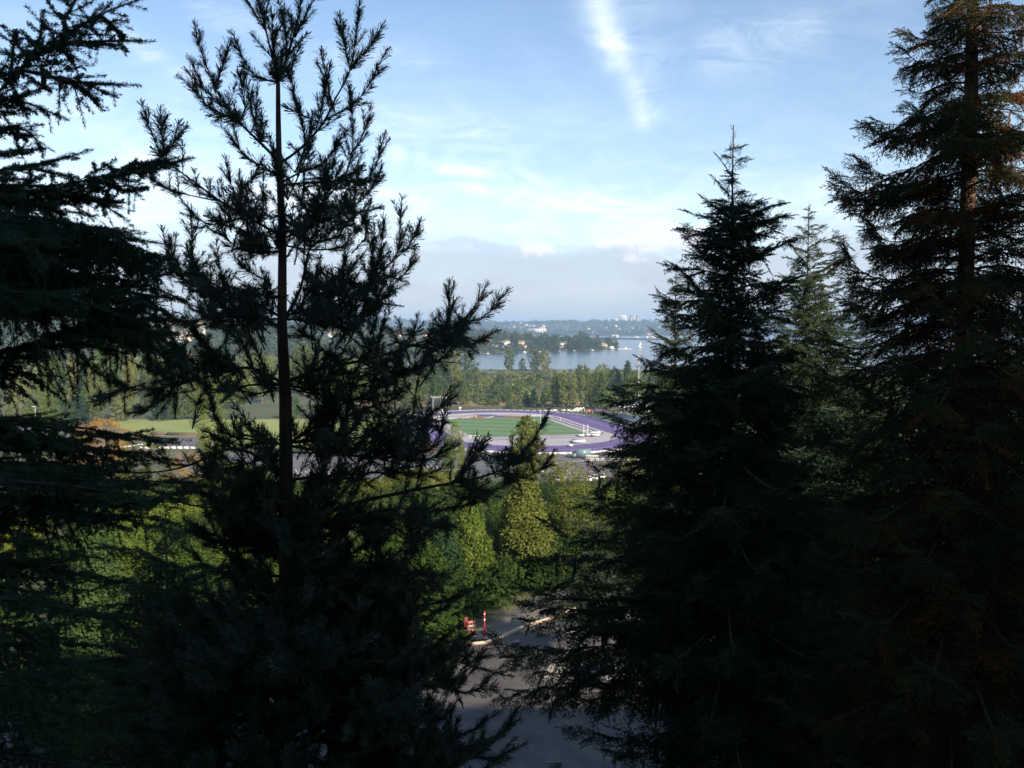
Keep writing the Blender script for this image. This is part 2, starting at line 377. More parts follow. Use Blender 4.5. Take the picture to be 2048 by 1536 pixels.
def stamp(name, tpls, recs, mats, rng):
    """recs: (pos3, dir3, up3, scale, mat)"""
    R = np.array([(*p, *d, *u, s, m) for p, d, u, s, m in recs], float); tid = rng.integers(0, len(tpls), len(R)); Vs = []; mi = []
    for k, T in enumerate(tpls):
        r = R[tid == k]
        if not len(r): continue
        B = basis(r[:, 3:6], r[:, 6:9]) * r[:, 9][:, None, None]
        V = np.einsum('nij,mj->nmi', B, T) + r[:, None, :3]; Vs.append(V.reshape(-1, 3)); mi.append(np.repeat(r[:, 10].astype(int), len(T) // 3))
    V = np.concatenate(Vs); return mesh(name, V, np.arange(len(V)).reshape(-1, 3), mats, np.concatenate(mi))

class Tree:
    def __init__(s, rng): s.w = []; s.r = []; s.cones = []; s.g = rng; s.nt = 0
def polyl(pts, step):
    """resample a polyline through points (Catmull-like smoothing)"""
    pts = [Vector(p) for p in pts]
    if len(pts) == 2: pts = [pts[0], (pts[0] + pts[1]) / 2, pts[1]]
    q = [pts[0] * 2 - pts[1]] + pts + [pts[-1] * 2 - pts[-2]]; out = []
    for i in range(1, len(q) - 2):
        n = max(1, int((q[i + 1] - q[i]).length / step))
        for k in range(n):
            t = k / n; a, b, c, d = q[i - 1:i + 3]
            out.append(.5 * ((2 * b) + (c - a) * t + (2 * a - 5 * b + 4 * c - d) * t * t + (3 * b - a - 3 * c + d) * t ** 3))
    out.append(pts[-1]); return out
def rvec(g): v = Vector(g.normal(0, 1, 3)); return v.normalized()
UP = Vector((0, 0, 1))
def candle(T, p, d, L, n=3, mat=0):
    g = T.g
    for i in range(n):
        dd = (d + rvec(g) * (.55 if i else .12) + UP * .35).normalized(); l = L * (1 if i == 0 else .55 + .3 * g.random())
        T.r.append((p, dd, rvec(g), l / .26, mat)); T.w.append((*p, *(p + dd * l * .9), .006, .003))
def pine_branch(T, pts, r0, lvl=0, dens=1.0, up=.55, bare=.3, mat=0, lf=1.0):
    g = T.g; pl = polyl(pts, .12); L = sum((pl[i + 1] - pl[i]).length for i in range(len(pl) - 1))
    T.w += chain(pl, r0, max(.004, r0 * .25)); s = 0.0; nxt = L * bare * (.8 + .3 * g.random()) + .04; n = len(pl)
    for i in range(n - 1):
        a, b = pl[i], pl[i + 1]; d = b - a; s += d.length; d.normalize(); rem = L - s
        if rem < .55: T.r.append((a, d, rvec(g), (b - a).length * 1.7 / .26, mat))
        if s >= nxt and rem > .05:
            nxt = s + (.14 + .10 * g.random()) / dens
            for q in range(1 + int(g.random() < .75)):
                side = d.cross(rvec(g)).normalized(); dd = (d * (.35 + .5 * g.random()) + side * .75 + UP * (up * (.2 + .9 * g.random()))).normalized()
                ln = min(.34 if lvl == 0 else .20, .15 + rem * .16) * (.6 + .7 * g.random()) * lf
                if lvl == 0 and ln > .30:
                    m = a + dd * ln * .55 + rvec(g) * .02; e = m + (dd + UP * up * .7).normalized() * ln * .45
                    pine_branch(T, [a, m, e], max(.006, r0 * .38), 1, dens, up, .25, mat, lf)
                else:
                    dd = (dd + UP * up * .35).normalized(); T.r.append((a + dd * ln * .10, dd, rvec(g), max(.75, ln / .26), mat)); T.w.append((*a, *(a + dd * ln * .9), .005, .003))
                if g.random() < .05: T.cones.append((a + side * .03, -UP * .6 + side * .4))
    candle(T, pl[-1], (pl[-1] - pl[-2]).normalized(), .24 + .10 * g.random(), 3 if lvl == 0 else 2, mat)
def frond_branch(T, pts, r0, step, size, droop=0.2, spread=1.0, start=.15, mat=0, pbrown=0, hang=0.0, tpll=.6, conic=True):
    """conifer bough: sprays left and right of the leader, hanging a little"""
    g = T.g; pl = polyl(pts, step); n = len(pl); T.w += chain(pl, r0, max(.003, r0 * .2))
    L = sum((pl[i + 1] - pl[i]).length for i in range(n - 1)); s = 0; sg = 1
    for i in range(n - 1):
        a, b = pl[i], pl[i + 1]; d = (b - a); s += d.length; d.normalize(); t = s / L
        if t < start: continue
        side = d.cross(UP)
        if side.length < .2: side = d.cross(Vector((1, 0, 0)))
        side.normalize(); up2 = side.cross(d)
        for q in (sg, -sg) if g.random() < .75 else (sg,):
            a1 = math.radians(50 + 18 * g.random()) * (1 - .35 * t)
            dd = d * math.cos(a1) + side * (q * math.sin(a1) * spread) + UP * (-droop * (.6 + .9 * g.random())) + rvec(g) * .14
            if hang and g.random() < hang: dd = (dd * .45 - UP * .9)
            dd.normalize()
            sc = size * (min(1.0, .52 + 1.4 * (1 - t)) if conic else 1) * (.7 + .5 * g.random())
            T.r.append((a, dd, (up2 + rvec(g) * .45).normalized(), sc / tpll, 1 if g.random() < pbrown * (1.25 - t) else mat))
        sg = -sg
    e = pl[-1]; d = (pl[-1] - pl[-2]).normalized()
    T.r.append((e - d * .08, d, (UP + rvec(g) * .2), size * .6 / tpll, mat)); T.r.append((e - d * .2, (d + UP * .3).normalized(), (UP + rvec(g) * .6), size * .6 / tpll, mat))
def cone_mesh(L=.11, R=.018):
    V = []; n = 9; m = 9
    for i in range(m + 1):
        t = i / m; r = R * (math.sin(math.pi * min(1, t * .92 + .08)) ** .6) * (1 + .22 * (i % 2))
        for k in range(n): a = 2 * math.pi * (k + .5 * (i % 2)) / n; V.append((r * math.cos(a), r * math.sin(a), -L * t))
    Fq = [(i * n + k, i * n + (k + 1) % n, (i + 1) * n + (k + 1) % n, (i + 1) * n + k) for i in range(m) for k in range(n)]
    return mesh('cone', np.array(V), np.array(Fq), M['cone'])
def finish(T, name, loc, tpls, mats, bark, label, cat, cones=None, conescale=1.0, wn=6, maxc=60):
    """make the tree's Empty at its foot, with trunk, foliage and cones under it"""
    print(name, 'sprays', len(T.r), 'tris', sum(len(t) for t in tpls) / len(tpls) / 3 * len(T.r))
    root = empty(name, loc); tag(root, label, cat); off = Vector(loc)
    V, Q = tubes(T.w, wn); mi = np.zeros(len(Q), int); mi[(T.nt or len(T.w)) * wn:] = 1
    link('trunk', mesh('trunk', V - np.array(off), Q, [bark, M['limb']], mi, True), root)
    recs = [(tuple(Vector(p) - off), tuple(d), tuple(u), s, m) for p, d, u, s, m in T.r]
    link('foliage', stamp('foliage', tpls, recs, mats, T.g), root)
    if cones is not None:
        idx = T.g.permutation(len(T.cones))[:maxc]
        for i in idx:
            p, d = T.cones[i]; c = link('cone', cones, root, Vector(p) - off)
            c.rotation_mode = 'QUATERNION'; c.rotation_quaternion = (-Vector(d)).to_track_quat('Z', 'Y'); c.scale = [conescale * (.8 + .4 * T.g.random())] * 3
    return root

# broadleaf crowns --------------------------------------------------------
def crown(rng, prof, Hh, Wd, nclump, per, ls, cr, t0=.1, lobes=.3, inner=.35, squash=.8, hang=0.0):
    """leaf clumps through the crown's volume; prof(t) = relative radius at relative height t"""
    t = t0 + (1 - t0) * rng.random(nclump * 3); r = prof(t); keep = rng.random(len(t)) < (r + .08) / 1.08; t = t[keep][:nclump]
    n = len(t); th = rng.random(n) * 2 * np.pi; ph = rng.random(4) * 6.28
    lob = 1 + lobes * (np.sin(2 * th + ph[0] + 3 * t) + .7 * np.sin(5 * th + ph[1] - 9 * t) + .6 * np.sin(11 * t * 2 + ph[2] + 3 * th)) / 2
    rr = prof(t) * Wd / 2 * lob * (inner + (1 - inner) * rng.random(n) ** .45)
    C = np.stack([rr * np.cos(th), rr * np.sin(th), t * Hh], 1)
    big = cr * (.6 + .9 * rng.random(n))
    off = rng.normal(0, 1, (n, per, 3)); off /= np.linalg.norm(off, axis=2, keepdims=True); off *= (rng.random((n, per, 1)) ** .5)
    off *= big[:, None, None]; off[:, :, 2] *= squash * (1 + hang * 2); off[:, :, 2] -= hang * big[:, None] * 1.5 * rng.random((n, per))
    Pp = (C[:, None] + off).reshape(-1, 3); out = off.reshape(-1, 3) + np.repeat(C * [1, 1, .15], per, 0) * .25 + [0, 0, .3 * cr]
    out /= np.linalg.norm(out, axis=1, keepdims=True) + 1e-9
    nrm = out + rng.normal(0, .8, out.shape); nrm /= np.linalg.norm(nrm, axis=1, keepdims=True)
    u = np.cross(nrm, rng.normal(0, 1, nrm.shape)); u /= np.linalg.norm(u, axis=1, keepdims=True) + 1e-9; v = np.cross(nrm, u)
    s = ls * (.55 + .8 * rng.random(len(Pp)))[:, None]
    V = np.stack([Pp - u * s * .62, Pp - v * s * .36, Pp + u * s * .62, Pp + v * s * .36], 1).reshape(-1, 3)
    return V, np.arange(len(V)).reshape(-1, 4), C
def limbs(rng, C, Hh, r, t0, n=12, lean=(0, 0)):
    segs = []; tp = Vector((lean[0], lean[1], Hh * .86)); tr = [Vector((0, 0, -.6)), Vector((rng.normal(0, .01) * Hh, rng.normal(0, .01) * Hh, Hh * .35)), tp * 1.0]
    pl = polyl(tr, Hh / 7); segs += chain(pl, r, r * .15)
    for i in rng.permutation(len(C))[:n]:
        c = Vector(C[i]); z = max(Hh * t0 * .7, c.z - Vector((c.x, c.y, 0)).length * (.8 + .5 * rng.random())); z = min(z, Hh * .8)
        f = z / (Hh * .86); a = Vector((lean[0] * f, lean[1] * f, z)); m = (a + c) / 2 + Vector((0, 0, -.05 * (c - a).length))
        segs += chain(polyl([a, m, c], Hh / 8), r * .42 * (1 - .6 * z / Hh), r * .06)
    return segs
PROF = dict(
    column=lambda t: np.clip(np.minimum((t + .02) * 5, 1) * (1 - np.clip((t - .45) / .58, 0, 1) ** 2.0), 0, 1),
    round=lambda t: np.sqrt(np.clip(1 - (2 * np.clip(t, 0, 1) - 1.02) ** 2, 0, 1)),
    dome=lambda t: np.clip(1 - t ** 2.2, 0, 1) ** .5,
    flame=lambda t: np.clip(np.minimum((t + .04) * 3.2, 1) * np.clip(1.0 - t, 0, 1) ** .52 * 1.15, 0, 1),
    cone=lambda t: np.clip(1.03 - t, 0, 1) ** .85,
    egg=lambda t: np.clip(np.minimum((t + .05) * 2.6, 1) * np.sqrt(np.clip(1 - np.clip((t - .3) / .72, 0, 1) ** 2, 0, 1)), 0, 1))
TPL = {}
def far_tpl(kind, rng):
    """shared meshes for trees seen across the playing fields, height 10"""
    spec = dict(poplar=('column', 2.6, 90, 22, .34, .55, .06, .12, .2), round=('round', 7.5, 130, 20, .42, .85, .12, .35, .35),
                cottonwood=('egg', 6.0, 120, 22, .36, .75, .10, .45, .3), conifer=('cone', 4.6, 110, 20, .33, .55, .05, .2, .2),
                willow=('dome', 9.0, 150, 22, .34, .75, .06, .3, .5), shrub=('dome', 13., 90, 20, .55, 1.0, .0, .3, .4))[kind]
    out = []
    for k in range(3):
        V, Q, C = crown(rng, PROF[spec[0]], 10, spec[1], spec[2] + 40, spec[3], spec[4], spec[5], spec[6], spec[7], spec[8], hang=.8 if kind == 'willow' else 0)
        out.append((V, Q, wood_mesh('trunk', limbs(rng, C, 10, .16 if kind != 'shrub' else .1, spec[6] + .05, 9), M['twigbark'], 5)))
    return out
NAMEOF = dict(poplar='poplar_tree', round='broadleaf_tree', cottonwood='cottonwood_tree', conifer='conifer_tree', willow='willow_tree', shrub='shrub')
MESHES = {}
def mid_tree(kind, mat, px, ytop, ybase, wpx, label, group=None, Y=None):
    g = RNG
    if kind not in TPL: TPL[kind] = far_tpl(kind, g)
    if Y is None: b = hit(px, ybase); Y = b.y
    x = (px - 1024) / F * Y * 1.0; z = hz(x, Y); x = P(px, ybase, Y).x
    top = P(px, ytop, Y).z; hgt_ = top - z; wd = wpx / F * Y
    k = int(g.integers(0, 3)); V, Q, trk = TPL[kind][k]
    key = (kind, k, mat)
    if key not in MESHES: MESHES[key] = mesh('crown', V, Q, M[mat])
    w0 = dict(poplar=2.6, round=7.5, cottonwood=6.0, conifer=4.6, willow=9.0, shrub=13.)[kind] * 1.08
    s = wd / w0; root = empty(NAMEOF[kind], (x, Y, z), g.random() * 6.28, (s, s, hgt_ / 10.2))
    tag(root, label, 'shrub' if kind == 'shrub' else 'tree', group)
    link('crown', MESHES[key], root); link('trunk' if kind != 'shrub' else 'stem', trk, root); return root
LSK = 1.5
def near_tree(name, kind, mat, px, ytop, ybase, wpx, Y, ncl, per, ls, cr, label, t0=.12, lobes=.3, inner=.35, r=.18, bark='twigbark', nl=14, hang=0, zbase=None, squash=.8):
    g = np.random.default_rng(int(px * 7 + ytop)); x = P(px, ybase, Y).x; z = hz(x, Y) if zbase is None else zbase
    Hh = P(px, ytop, Y).z - z; wd = wpx / F * Y
    ls = ls * LSK if ls < .2 else ls; per = int(per * .7); V, Q, C = crown(g, PROF[kind], Hh, wd / 1.08, ncl, per, ls, cr, t0, lobes * 1.4, inner, squash, hang)
    root = empty(name, (x, Y, z), 0); tag(root, label, 'shrub' if name == 'shrub' else 'tree')
    link('crown', mesh('crown', V, Q, M[mat]), root); link('trunk' if name != 'shrub' else 'stem', wood_mesh('trunk', limbs(g, C, Hh, r, t0, nl), M[bark], 6), root)
    return root
def scatter(name, pts, hs, ws, mat, kind_parts, label, cat, ls=.28):
    """far-off growth that reads as one mass"""
    g = RNG; Vs = []; n = len(pts); variants = []
    for prof, asp, nc, per in kind_parts:
        for _ in range(2):
            V, Q, C = crown(g, PROF[prof], 1.0, asp, nc, per, ls * asp, .18 * asp, .02, .25, .4); variants.append(V)
    tid = g.integers(0, len(variants), n); a = g.random(n) * 6.28
    for k, T in enumerate(variants):
        s = tid == k
        if not s.any(): continue
        p, h_, w_, c, sn = pts[s], hs[s], ws[s], np.cos(a[s]), np.sin(a[s])
        X = (T[None, :, 0] * c[:, None] - T[None, :, 1] * sn[:, None]) * w_[:, None]; Yv = (T[None, :, 0] * sn[:, None] + T[None, :, 1] * c[:, None]) * w_[:, None]
        V = np.stack([X + p[:, 0:1], Yv + p[:, 1:2], T[None, :, 2] * h_[:, None] + p[:, 2:3]], 2); Vs.append(V.reshape(-1, 3))
    V = np.concatenate(Vs); o = link(name, mesh(name, V, np.arange(len(V)).reshape(-1, 4), M[mat])); return tag(o, label, cat, kind='stuff')

# ------------------------------------------------------------------ terrain and water
def build_ground():
    rs = np.concatenate([[0.5], np.geomspace(12, 320, 60), np.geomspace(330, 3400, 150), np.geomspace(3500, 5000, 10), np.geomspace(5100, 9500, 70), [14000]])
    fine = np.radians(np.linspace(-48, 48, 260)); coarse = np.radians(np.linspace(52, 308, 40)); th = np.concatenate([fine, coarse]); nT = len(th)
    R, T = np.meshgrid(rs, th, indexing='ij'); X = R * np.sin(T); Yg = R * np.cos(T); Z = hgt(X, Yg); Z = np.where(Yg < 20, 26, Z)
    Z = np.where((R > 11000), 60, Z)
    V = np.stack([X, Yg, Z], 2).reshape(-1, 3); i = np.arange(len(rs) - 1)[:, None] * nT; j = np.arange(nT)[None]; jn = (j + 1) % nT
    Q = np.stack([i + j, i + nT + j, i + nT + jn, i + jn], 2).reshape(-1, 4)
    m = surf('meadow_and_woodland_floor', [(.035, .045, .018), (.070, .080, .028), (.11, .10, .05)], .02, .95, detail=10)
    o = link('ground', mesh('ground', V, Q, m, smooth_=True)); tag(o, kind='structure')
build_ground()
def water():
    m, n = newmat('lake_water'); b = n.nodes.new('ShaderNodeBsdfPrincipled'); b.inputs['Base Color'].default_value = (.030, .050, .075, 1)
    b.inputs['Roughness'].default_value = .18; b.inputs['IOR'].default_value = 1.33
    tcn = n.nodes.new('ShaderNodeTexCoord'); mp = n.nodes.new('ShaderNodeMapping'); mp.inputs['Scale'].default_value = (.12, .35, 1); lnk(n, tcn.outputs['Object'], mp.inputs[0])
    nz = n.nodes.new('ShaderNodeTexNoise'); nz.inputs['Scale'].default_value = 1.0; nz.inputs['Detail'].default_value = 6; lnk(n, mp.outputs[0], nz.inputs['Vector'])
    bp = n.nodes.new('ShaderNodeBump'); bp.inputs['Strength'].default_value = .35; bp.inputs['Distance'].default_value = .6; lnk(n, nz.outputs[0], bp.inputs['Height']); lnk(n, bp.outputs[0], b.inputs['Normal'])
    o = n.nodes.new('ShaderNodeOutputMaterial'); lnk(n, b.outputs[0], o.inputs[0])
    mb = MB(); mb.poly([(-9000, 1000), (9000, 1000), (9000, 9000), (-9000, 9000)], 0); tag(link('lake', mb.mesh('lake', m)), kind='structure')
water()

def sheet(name, pxs, z, mat, dz=0.0):
    pts = [G(a, b, z) for a, b in pxs]; mb = MB(); mb.poly([(p.x, p.y) for p in pts], z + dz); o = link(name, mb.mesh(name, mat)); return tag(o, kind='structure')
ZF = 2.0   # playing field level
grassmat = surf('mown_grass', [(.17, .22, .050), (.22, .26, .065), (.26, .27, .085)], .03, .95, detail=8)
sheet('lawn', [(225, 839), (700, 838), (800, 838), (800, 897), (470, 896), (398, 876), (300, 871), (225, 872)], ZF, grassmat, .03)
sheet('meadow', [(860, 741), (1230, 741), (1330, 741), (1330, 748), (860, 748)], ZF, surf('pale_meadow_grass', [(.12, .135, .045), (.17, .165, .06)], .02, .95), .6)
sheet('dirt_track', [(700, 803), (1010, 801), (1300, 803), (1300, 811), (960, 812), (700, 812)], ZF, surf('tan_bare_earth', [(.20, .11, .06), (.36, .22, .13)], .04, .95), .03)
sheet('parking_lot', [(300, 906), (1330, 906), (1600, 906), (1600, 988), (1100, 990), (500, 990), (200, 960)], ZF, M['lot'], .05)
sheet('car_park', [(20, 850), (150, 848), (245, 858), (300, 872), (396, 874), (396, 899), (150, 905), (20, 885)], ZF, M['lot'], .05)

# the oval
TA = Vector((-0.25, .968)).normalized(); TB = Vector((TA.y, -TA.x)); TC = Vector((.7, 427.7))
def tp(u, v): p = TC + TB * u + TA * v; return (p.x, p.y)
def tz(u, v, z): a = tp(u, v); return Vector((a[0], a[1], z))
RZT = math.atan2(TB.y, TB.x)
def stadium(R, hs=37.0, n=40):
    o = []; near = 31 + (R - 35.8) * 1.6       # the near end bellies out further than the far one
    for s in (1, -1):
        for i in range(n + 1):
            a = math.pi * i / n if s == 1 else math.pi + math.pi * i / n
            o.append((R * math.cos(a), R * math.sin(a) + hs) if s == 1 else (R * math.cos(a), near * math.sin(a) - 41))
    return o
def ring(mb, R0, R1, z, mi=0, hs=37.0):
    a, b = stadium(R0, hs), stadium(R1, hs); n = len(a); V = [(*tp(*p), z) for p in a] + [(*tp(*p), z) for p in b]
    mb.add(V, [(i, (i + 1) % n, n + (i + 1) % n, n + i) for i in range(n)], mi)
mb = MB(); ring(mb, 35.8, 50.5, ZF + .10)
for k in range(1, 9): ring(mb, 35.8 + k * 1.6 - .05, 35.8 + k * 1.6 + .05, ZF + .125, 1)
ring(mb, 44.0, 44.4, ZF + .13, 1)
tag(link('running_track', mb.mesh('running_track', [M['purple'], plain('faded_lane_paint', (.36, .28, .55))])), kind='structure')
mb = MB(); mb.poly([tp(*p) for p in stadium(35.8)], ZF + .075)
tag(link('track_infield', mb.mesh('track_infield', M['grey'])), kind='structure')
# striped turf
fm, n_ = newmat('striped_turf'); tcn = n_.nodes.new('ShaderNodeTexCoord'); wv_ = n_.nodes.new('ShaderNodeTexWave'); wv_.bands_direction = 'DIAGONAL'; mp = n_.nodes.new('ShaderNodeMapping')
mp.inputs['Rotation'].default_value = (0, 0, -.55); wv_.inputs['Scale'].default_value = .028; wv_.inputs['Distortion'].default_value = .6; wv_.inputs['Detail'].default_value = 2
lnk(n_, tcn.outputs['Object'], mp.inputs[0]); lnk(n_, mp.outputs[0], wv_.inputs['Vector']); rp = n_.nodes.new('ShaderNodeValToRGB')
rp.color_ramp.elements[0].color = (.078, .155, .052, 1); rp.color_ramp.elements[1].color = (.115, .205, .078, 1); lnk(n_, wv_.outputs[0], rp.inputs[0])
bs = n_.nodes.new('ShaderNodeBsdfPrincipled'); bs.inputs['Roughness'].default_value = .95; lnk(n_, rp.outputs[0], bs.inputs['Base Color']); om = n_.nodes.new('ShaderNodeOutputMaterial'); lnk(n_, bs.outputs[0], om.inputs[0])
mb = MB(); mb.poly([tp(-28, -37), tp(25.5, -37), tp(25.5, 43), tp(-28, 43)], ZF + .12); tag(link('football_field', mb.mesh('football_field', fm)), kind='structure')
def marks(name, polys, mat, z):
    mb = MB()
    for p in polys: mb.poly([tp(*q) for q in p], z)
    return tag(link(name, mb.mesh(name, mat)), kind='structure')
def rect(u0, v0, u1, v1): return [(u0, v0), (u1, v0), (u1, v1), (u0, v1)]
marks('track_runway', [rect(28.4, -40, 29.5, 41), rect(32.0, -37, 33.1, 40), rect(-22, -40.5, 31, -39.6), rect(-24, -48, 24, -47.0)], plain('dark_runway', (.075, .045, .16)), ZF + .135)
marks('high_jump_apron', [[(-19, 43.2), (-6, 43.2), (0, 51), (-4, 57), (-12, 55)], [(-2, 43.2), (20, 43.2), (17, 49), (8, 54), (2, 52)]], M['brick'], ZF + .13)
marks('purple_apron', [[(-4, 53), (4, 44), (9, 46), (3, 60), (-7, 63)]], M['purple'], ZF + .15)
arc = []
for i in range(24):
    a0, a1 = math.radians(18 + i * 6), math.radians(24 + i * 6)
    arc.append([(33.4 * math.cos(a0), 37 + 28 * math.sin(a0)), (35.6 * math.cos(a0), 37 + 30.5 * math.sin(a0)), (35.6 * math.cos(a1), 37 + 30.5 * math.sin(a1)), (33.4 * math.cos(a1), 37 + 28 * math.sin(a1))])
marks('white_apron', arc + [[(-32, 38), (-19, 43.3), (-22, 50), (-33, 47)], [(22, 43.5), (29, 44), (26, 53), (20, 55)]], M['offwhite'], ZF + .15)
marks('runway_marking', [[(-17.5, 43.5), (-16.3, 43.5), (-10, 54), (-11.2, 54)], [(-15, 43.5), (-14, 43.5), (-7.5, 54), (-8.6, 54)], [(-2.4, 43.5), (-1.4, 43.5), (2.8, 52), (1.8, 52)]], M['white'], ZF + .17)
# low white wall round the track
mb = MB(); a = stadium(51.0); n = len(a)
for i in range(n):
    p, q = a[i], a[(i + 1) % n]; wh = .9 if p[1] < -38 else .22; A = tz(*p, ZF + wh / 2); B = tz(*q, ZF + wh / 2); m_ = (A + B) / 2; d = B - A
    if d.length > .05: mb.box(m_, (d.length + .02, .5, wh), math.atan2(d.y, d.x))
tag(link('low_wall', mb.mesh('low_wall', M['offwhite'])), 'low pale concrete wall running round the outside of the purple track', 'wall')

# ------------------------------------------------------------------ things round the track
def skinbody(name, pts, edges, radii, mat, loc, rz, label):
    me = bpy.data.meshes.new(name); me.from_pydata(pts, edges, []); me.materials.append(mat); o = link(name, me, None, loc); o.rotation_euler = (0, 0, rz)
    md = o.modifiers.new('skin', 'SKIN'); me.skin_vertices.new() if not me.skin_vertices else None
    for i, r in enumerate(radii): me.skin_vertices[0].data[i].radius = (r, r)
    me.skin_vertices[0].data[0].use_root = True; o.modifiers.new('sub', 'SUBSURF').levels = 1; o.modifiers['sub'].render_levels = 1
    return tag(o, label, 'person')
BP = [(0, 0, .95), (0, .01, 1.2), (0, .02, 1.42), (0, .03, 1.52), (0, .03, 1.66), (-.1, 0, .9), (-.12, .1, .5), (-.12, .02, .06), (-.12, .16, .03), (.1, 0, .9), (.12, -.12, .5), (.13, -.3, .08), (.13, -.18, .03),
      (-.2, .02, 1.40), (-.27, -.02, 1.12), (-.26, .1, .88), (.2, .02, 1.40), (.27, .06, 1.12), (.26, .2, .9)]
BE = [(0, 1), (1, 2), (2, 3), (3, 4), (0, 5), (5, 6), (6, 7), (7, 8), (0, 9), (9, 10), (10, 11), (11, 12), (2, 13), (13, 14), (14, 15), (2, 16), (16, 17), (17, 18)]
BR = [.13, .13, .14, .06, .1, .09, .065, .045, .04, .09, .065, .045, .04, .06, .045, .035, .06, .045, .035]
for px, py, m_, rz, lb in [(1068.5, 846, 'white', .5, 'distant person in white walking near the right edge of the green field'), (1120.5, 840.5, 'white', 2.0, 'distant person in white standing on the grey strip beside the purple lanes'), (952, 836, 'offwhite', 1, 'distant person in pale clothes at the far edge of the green field')]:
    skinbody('person', BP, BE, BR, M[m_], G(px, py, ZF + .12), rz, lb)
# throwing cage
A = G(866, 832, ZF + .1); B = G(893, 832, ZF + .1); w = (B - A).length; hh = (P(880, 796, A.y).z - ZF)
root = empty('throwing_cage', A); tag(root, 'tall netted throwing cage with pale steel frame at the far corner of the field', 'cage')
bz = [Vector((0, 0, 0)), Vector((w, 0, 0)), Vector((w + .5, 5, 0)), Vector((w * .5, 8, 0)), Vector((-1.8, 5, 0))]
for i, b in enumerate(bz):
    q = MB(); q.tube(b, b + Vector((0, 0, hh)), .13); q.tube(b + Vector((0, 0, hh)), b + Vector((.7 * (-1) ** i, 0, hh + 1.0)), .07); link('post', q.mesh('post', M['pole']), root)
q = MB()
for i in range(5): q.tube(bz[i] + Vector((0, 0, hh)), bz[(i + 1) % 5] + Vector((0, 0, hh)), .11)
q.tube(Vector((0, 0, hh * .75)), Vector((w * .22, 0, hh)), .06); q.tube(Vector((w, 0, hh * .45)), Vector((w * .55, 0, hh * .45)), .07); q.tube(Vector((w * .55, 0, hh * .45)), Vector((w * .38, 0, hh * .1)), .07)
link('top_frame', q.mesh('top_frame', M['pole']), root)
q = MB()
for i in range(1, 5):
    a_, b_ = bz[i], bz[(i + 1) % 5]
    nn = int((b_ - a_).length / .28)
    for k in range(nn + 1): c = a_.lerp(b_, k / nn); q.tube(c, c + Vector((0, 0, hh - .1)), .07, n=3)
    for k in range(int(hh / .35)): q.tube(a_ + Vector((0, 0, k * .35)), b_ + Vector((0, 0, k * .35)), .05, n=3)
link('net', q.mesh('net', M['net']), root)
q = MB(); q.tube((w * .5, -.4, 0), (w * .62, -.4, hh * .42), .12); q.tube((w * .82, -.4, 0), (w * .66, -.4, hh * .42), .16); link('gate_brace', q.mesh('gate_brace', M['white']), root)

def lamp(px, ytop, ybase, label, heads, arm, zz=None, r=.12):
    b = G(px, ybase, ZF if zz is None else zz); t = P(px, ytop, b.y); h_ = t.z - b.z; root = empty('lamp_post', b); tag(root, label, 'lamp post')
    q = MB(); q.tube((0, 0, 0), (0, 0, h_), r * 1.3, r * .8, 8); q.box((0, 0, .3), (r * 5, r * 5, .6)); link('pole', q.mesh('pole', M['pole']), root)
    for k, (dx, dz) in enumerate(heads):
        q = MB(); q.box((dx, 0, h_ + dz), (arm, .45, arm * .42)); q.box((dx, -.28, h_ + dz), (arm * .8, .12, arm * .3)); link('lamp_head', q.mesh('lamp_head', M['offwhite']), root)
    q = MB(); xs = [h[0] for h in heads]; q.box((sum(xs) / len(xs) / 2, 0, h_ - .1), (abs(max(xs) - min(xs)) + .6, .15, .15))
    for dz in sorted(set(h[1] for h in heads)): q.box((0, .05, h_ + dz - .05), (max(xs) - min(xs) + .3, .12, .12))
    link('crossarm', q.mesh('crossarm', M['pole']), root); return root
lamp(1277, 714, 812, 'very tall floodlight mast with two rows of lamps beside the canopy roof', [(-1.6, .3), (-.55, .3), (.55, .3), (1.6, .3), (-1.6, -.9), (-.55, -.9), (.55, -.9), (1.6, -.9)], .9, r=.22)
lamp(1081, 820, 866, 'slim white pole standing at the right side of the green field', [(-.5, 0)], .5, r=.13)
lamp(72, 813, 872, 'pale lamp post in the left car park before the willow', [(-1.0, 0.0)], .9, r=.16)
lamp(710, 806, 838, 'thin pale pole beyond the lawn, glimpsed through the pine', [(.3, 0)], .4, r=.1)
lamp(648, 836, 876, 'thin pale pole on the lawn just right of the pine trunk', [(.2, 0)], .3, r=.09)
for px, lb in ((51, 'left one of two small lights on the far left hill'), (71, 'right one of two small lights on the far left hill')):
    b = hit(px, 648); t_ = 14; root = empty('lamp_post', b); tag(root, lb, 'lamp post'); q = MB(); q.tube((0, 0, 0), (0, 0, t_), .25); link('pole', q.mesh('pole', M['pole']), root)
    q = MB(); q.box((0, 0, t_), (3, .6, .7)); q.box((0, 0, t_ + .8), (2.4, .5, .5)); link('lamp_head', q.mesh('lamp_head', M['offwhite']), root)

